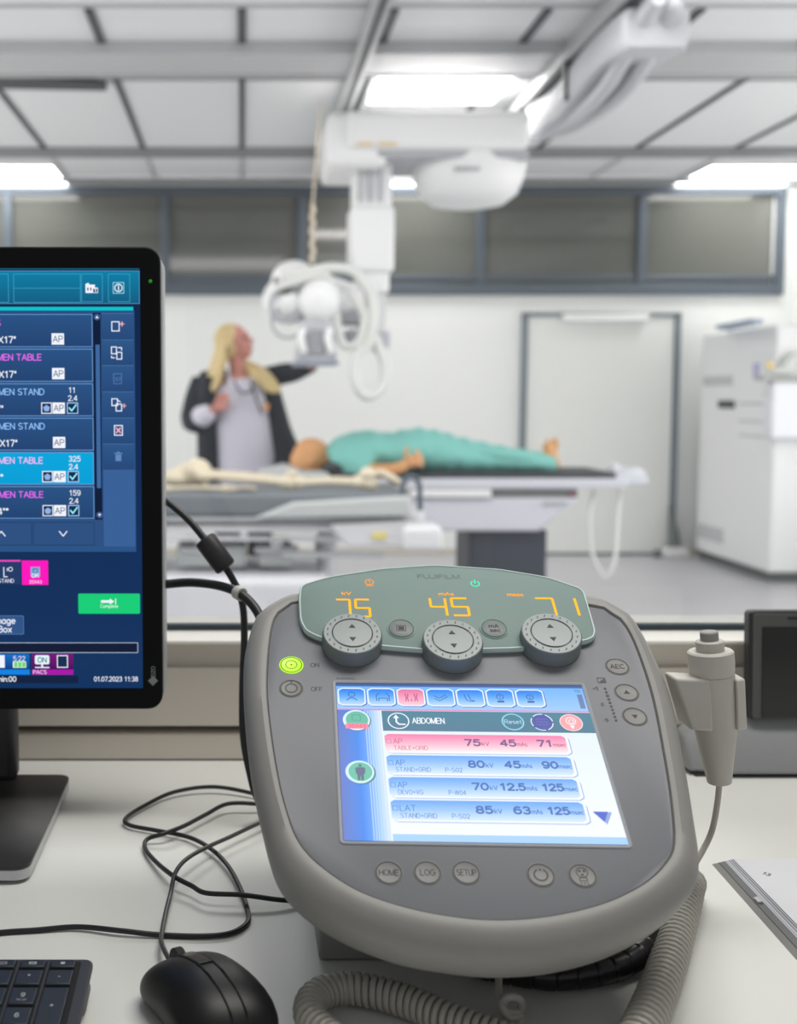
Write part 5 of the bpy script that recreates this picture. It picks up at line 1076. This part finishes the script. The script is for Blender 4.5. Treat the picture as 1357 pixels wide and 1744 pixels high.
ca = [(670, 850), (668, 800), (684, 712), (704, 632), (724, 548), (770, 492), (850, 445), (950, 400), (1082, 338), (1180, 300)]
B_ = B(); 
for p_ in [mh - mdir * .004] + zpx(ca, [.010, .0075, .006, .006, .012, .014, .012, .010, .010, .006]): pass
rel = [mh - mdir * .004] + zpx(ca, [.010, .0075, .006, .006, .012, .014, .012, .010, .010, .006])
Rz = Matrix.Rotation(-am_, 3, 'Z')
B().tube([Rz @ (p_ - mc_) / MS for p_ in rel], .0019, 10).build('cord', M('cord_grey', (64, 62, 62), .35), ms, local=True)

# ------------------------------------------------------------ keyboard
kc = Z(160, 1633, DZ + .024)
kt = math.radians(-5)
kbd = thing('keyboard', 'black keyboard with number pad at the lower left of the desk', 'keyboard', tuple(kc))
kr = Matrix.Rotation(math.radians(5), 3, 'X') @ Matrix.Identity(3)
kbd.rotation_euler = (math.radians(5.5), 0, 0)
# local: x to the left is negative, y towards the viewer is negative, z=0 top of the frame
b = B(); b.prism(rrect(-.44, -.140, 0, 0, .006), -.004, 0); b.prism(rrect(-.438, -.138, -.002, -.003, .005), -.0095, -.004); b.build('case', M('keyboard_case', (54, 56, 62), .45), kbd, local=True, bev=.001)
B().box((-.44, -.034, -.0205), (-.0015, -.004, -.0095)).build('rear_foot', M('foot_grey', (98, 98, 94), .6), kbd, local=True, bev=.004)
B().prism(rrect(-.432, -.134, -.0075, -.0035, .002), -.0005, .0004).build('key_well', M('key_well', (12, 12, 14), .8), kbd, local=True)
key_m = M('key_black', (40, 46, 56), .42)
def key(x0, y0, x1, y1, legend=None, sub_=None, draw=None):
    b = B(); b.hexa([(x0, y0, 0), (x1, y0, 0), (x1, y1, 0), (x0, y1, 0), (x0 + .0006, y0 + .0006, .0024), (x1 - .0006, y0 + .0006, .0024), (x1 - .0006, y1 - .0004, .0024), (x0 + .0006, y1 - .0004, .0024)])
    ko = b.build('key', key_m, kbd, local=True, bev=.0006)
    if legend or draw:
        D = UI(.02); cx_, cy2 = (x0 + x1) * 500, (y0 + y1) * 500
        if legend: D.text(legend, cx_, cy2 - 1.2, 3.6, (0, 0, 0), al='c', bold=.01)
        if sub_: D.text(sub_, cx_, cy2 - 5, 1.5, (0, 0, 0), al='c')
        if draw: draw(D, cx_, cy2)
        flatcol(D.build('key_legend', key_m, ko, Matrix.Translation((0, 0, .0025)) @ MM), M('legend_white', (176, 180, 184), .6))
pit = .0192; kw = .0165; xr0 = -.0105; g_ = .0194
# web between key columns
for c_ in range(1, 13): 
    pass
b = B()
for c_ in range(12): b.box((xr0 - c_ * pit - kw - .0019, -.132, -.0002), (xr0 - c_ * pit - kw - .0004, -.0035, .0008))
b.build('column_web', M('keyboard_case', (54, 56, 62)), kbd, local=True)
def col(c_): x1_ = xr0 - c_ * pit; return x1_ - kw, x1_
ic_ = [lambda D, x, y: D.rect(x - 1.4, y - 1.2, x + 1.4, y + 1.2, (0, 0, 0)), lambda D, x, y: D.frame(x - 2.4, y - 1.3, x + 2.4, y + 1.3, .8, (0, 0, 0)), lambda D, x, y: D.frame(x - 2.6, y - 1.2, x + 2.6, y + 1.2, .5, (0, 0, 0)), lambda D, x, y: D.ring(x, y, 1.4, .5, (0, 0, 0))]
for c_ in range(4): x0, x1 = col(c_); key(x0, -.0125, x1, -.004, draw=ic_[c_])
for c_, t in enumerate('-*/'): x0, x1 = col(c_); key(x0, -.0305, x1, -.0150, legend=t)
x0, x1 = col(3); key(x0, -.0305, x1, -.0150, legend='n')
x0, x1 = col(0); key(x0, -.0700, x1, -.0330, legend='+'); key(x0, -.1085, x1, -.0725, legend=None)
for r_, row in enumerate((('9', '8', '7'), ('6', '5', '4'), ('3', '2', '1'))):
    for c_, t in enumerate(row):
        x0, x1 = col(c_ + 1); y1k = -.0330 - r_ * g_; key(x0, y1k - .0168, x1, y1k, legend=t, sub_='PG UP' if t == '9' else None)
for c_ in (1, 2, 3): x0, x1 = col(c_); key(x0, -.1085, x1, -.0917, legend='.' if c_ == 1 else None)

# ------------------------------------------------------------ desk terminal at right
dt = thing('desk_terminal', 'grey desktop terminal with dark screen at the right edge of the desk', 'terminal', tuple(Z(1250, 1308, DZ)))
YD = 1.125
a = P(1168, 1300, YD); zt_ = P(1290, 1215, YD).z
prof = [(a.x, 1.118, DZ + .004), (a.x, 1.158, DZ + .004), (a.x + .004, 1.158, zt_ - .03), (a.x + .03, 1.15, zt_), (a.x + .03, 1.13, zt_)]
rows = []
for i in range(9):
    f = i / 8; X_ = a.x + .17 * f; hh = (zt_ - DZ - .004) * (.55 + .45 * min(1, f * 5)); 
    rows.append([V((X_, 1.108 + .01 * (1 - min(1, f * 4)), DZ + .004)), V((X_, 1.16, DZ + .004)), V((X_, 1.16, DZ + .004 + hh)), V((X_, 1.138, DZ + .004 + hh)), V((X_, 1.114 + .01 * (1 - min(1, f * 4)), DZ + .004 + hh * .55))])
B().loft(rows).build('base', M('terminal_grey', (146, 148, 150), .4), dt, bev=.004, bseg=3)
B().box((a.x + .006, 1.115, DZ), (a.x + .165, 1.155, DZ + .004)).build('rubber_foot', black_pl, dt)
sx0_, sx1_ = P(1272, 1130, 1.13).x, P(1272, 1130, 1.13).x + .10; zl, zh = P(1300, 1222, 1.13).z, P(1300, 1037, 1.14).z
Rx = Matrix.Rotation(-.06, 3, 'X')
def tilt(b):
    for v_ in b.bm.verts: v_.co = Rx @ (v_.co - V((0, 1.13, zl))) + V((0, 1.13, zl))
    return b
tilt(vprism(B(), rrect(sx0_, zl, sx1_, zh, .005), 1.122, 1.136)).build('screen_housing', M('terminal_dark', (42, 43, 46), .4), dt, bev=.002)
tilt(vprism(B(), rrect(sx0_ + .003, zl + .001, sx1_ - .003, zh - .003, .004), 1.1205, 1.1225)).build('screen_frame', M('terminal_mid', (78, 78, 78), .35), dt, bev=.0006)
tilt(B().box((sx0_ + .0125, 1.1195, zl + .002), (sx1_ - .012, 1.1208, zh - .0165))).build('screen_glass', M('dark_glass', (26, 26, 25), .12), dt)
tilt(B().box((P(1347, 1050, 1.12).x, 1.1196, zh - .0085), (P(1347, 1050, 1.12).x + .02, 1.1206, zh - .0065))).build('speaker_slot', black_pl, dt)
# ------------------------------------------------------------ paper stack at right
ps = thing('paper_binder', 'thick binder of white sheets with grey cover lying at the right of the desk', 'binder', tuple(Z(1357, 1550, DZ)))
A0, A1 = Z(1212, 1472, DZ), Z(1357, 1636, DZ); 
T0, T1 = Z(1249, 1463, DZ + .012), Z(1357, 1574, DZ + .012)
d0 = (A1 - A0).normalized(); d1 = (T1 - T0).normalized()
def layer(t0, t1, m, name, inset_=0, par=ps):
    a0 = A0.lerp(T0, t0); a1 = a0 + A0.lerp(A1, 1.5) - A0; 
    b0 = A0.lerp(T0, t1); e1 = A0 + (A1 - A0) * 1.5; f1 = T0 + (T1 - T0) * 1.5
    a1 = e1.lerp(f1, t0); b1 = e1.lerp(f1, t1)
    W_ = V((.21, 0, 0)); a0 = a0 + V((inset_, 0, 0)); a1 = a1 + V((inset_, 0, 0))
    z0_, z1_ = a0.z, b0.z
    b = B(); b.hexa([a1, a1 + W_, a0 + W_, a0, V((b1.x, b1.y, z1_)), V((b1.x, b1.y, z1_)) + W_, V((b0.x, b0.y, z1_)) + W_, V((b0.x, b0.y, z1_))]); return b.build(name, m, par)
layer(.0, .30, M('cover_grey', (140, 140, 138), .5), 'back_cover')
layer(.31, .335, M('binder_line', (60, 60, 60), .5), 'cover_crease')
layer(.34, .60, M('cover_mid', (122, 124, 126), .5), 'spine')
cols = [(214, 214, 226), (176, 176, 184), (224, 224, 232), (168, 184, 196), (150, 150, 156), (216, 216, 224), (90, 96, 104), (206, 208, 216), (120, 122, 128)]
for k in range(9): layer(.61 + k * .042, .61 + (k + 1) * .042 - .004, M('sheet_%d' % k, cols[k], .6), 'sheet_bundle')
layer(.988, 1.0, M('paper_white', (216, 217, 222), .6), 'top_sheet')
tb_ = B(); p = A0.lerp(T0, .45) + (A1 - A0) * .42; q_ = A0.lerp(T0, .62) + (A1 - A0) * .42
e = (A1 - A0).normalized() * .008; o_ = V((-.0008, 0, .0008)); tb_.hexa([p + o_, p + e + o_, p + e - o_, p - o_, q_ + o_, q_ + e + o_, q_ + e - o_, q_ - o_]); tb_.build('paper_tab', M('tab_white', (216, 216, 222), .6), ps)
D = UI(.02); pp = Z(1297, 1487, DZ + .0124); D.text('13', 0, 0, 4.2, (0, 0, 0), bold=.01, rot=-.9)
pp.z = T0.z + .0004
dd = D.build('page_number', dark_ink, ps, Matrix.Translation(pp - rootloc(ps)) @ MM); flatcol(dd, M('print_grey', (110, 112, 118), .6))
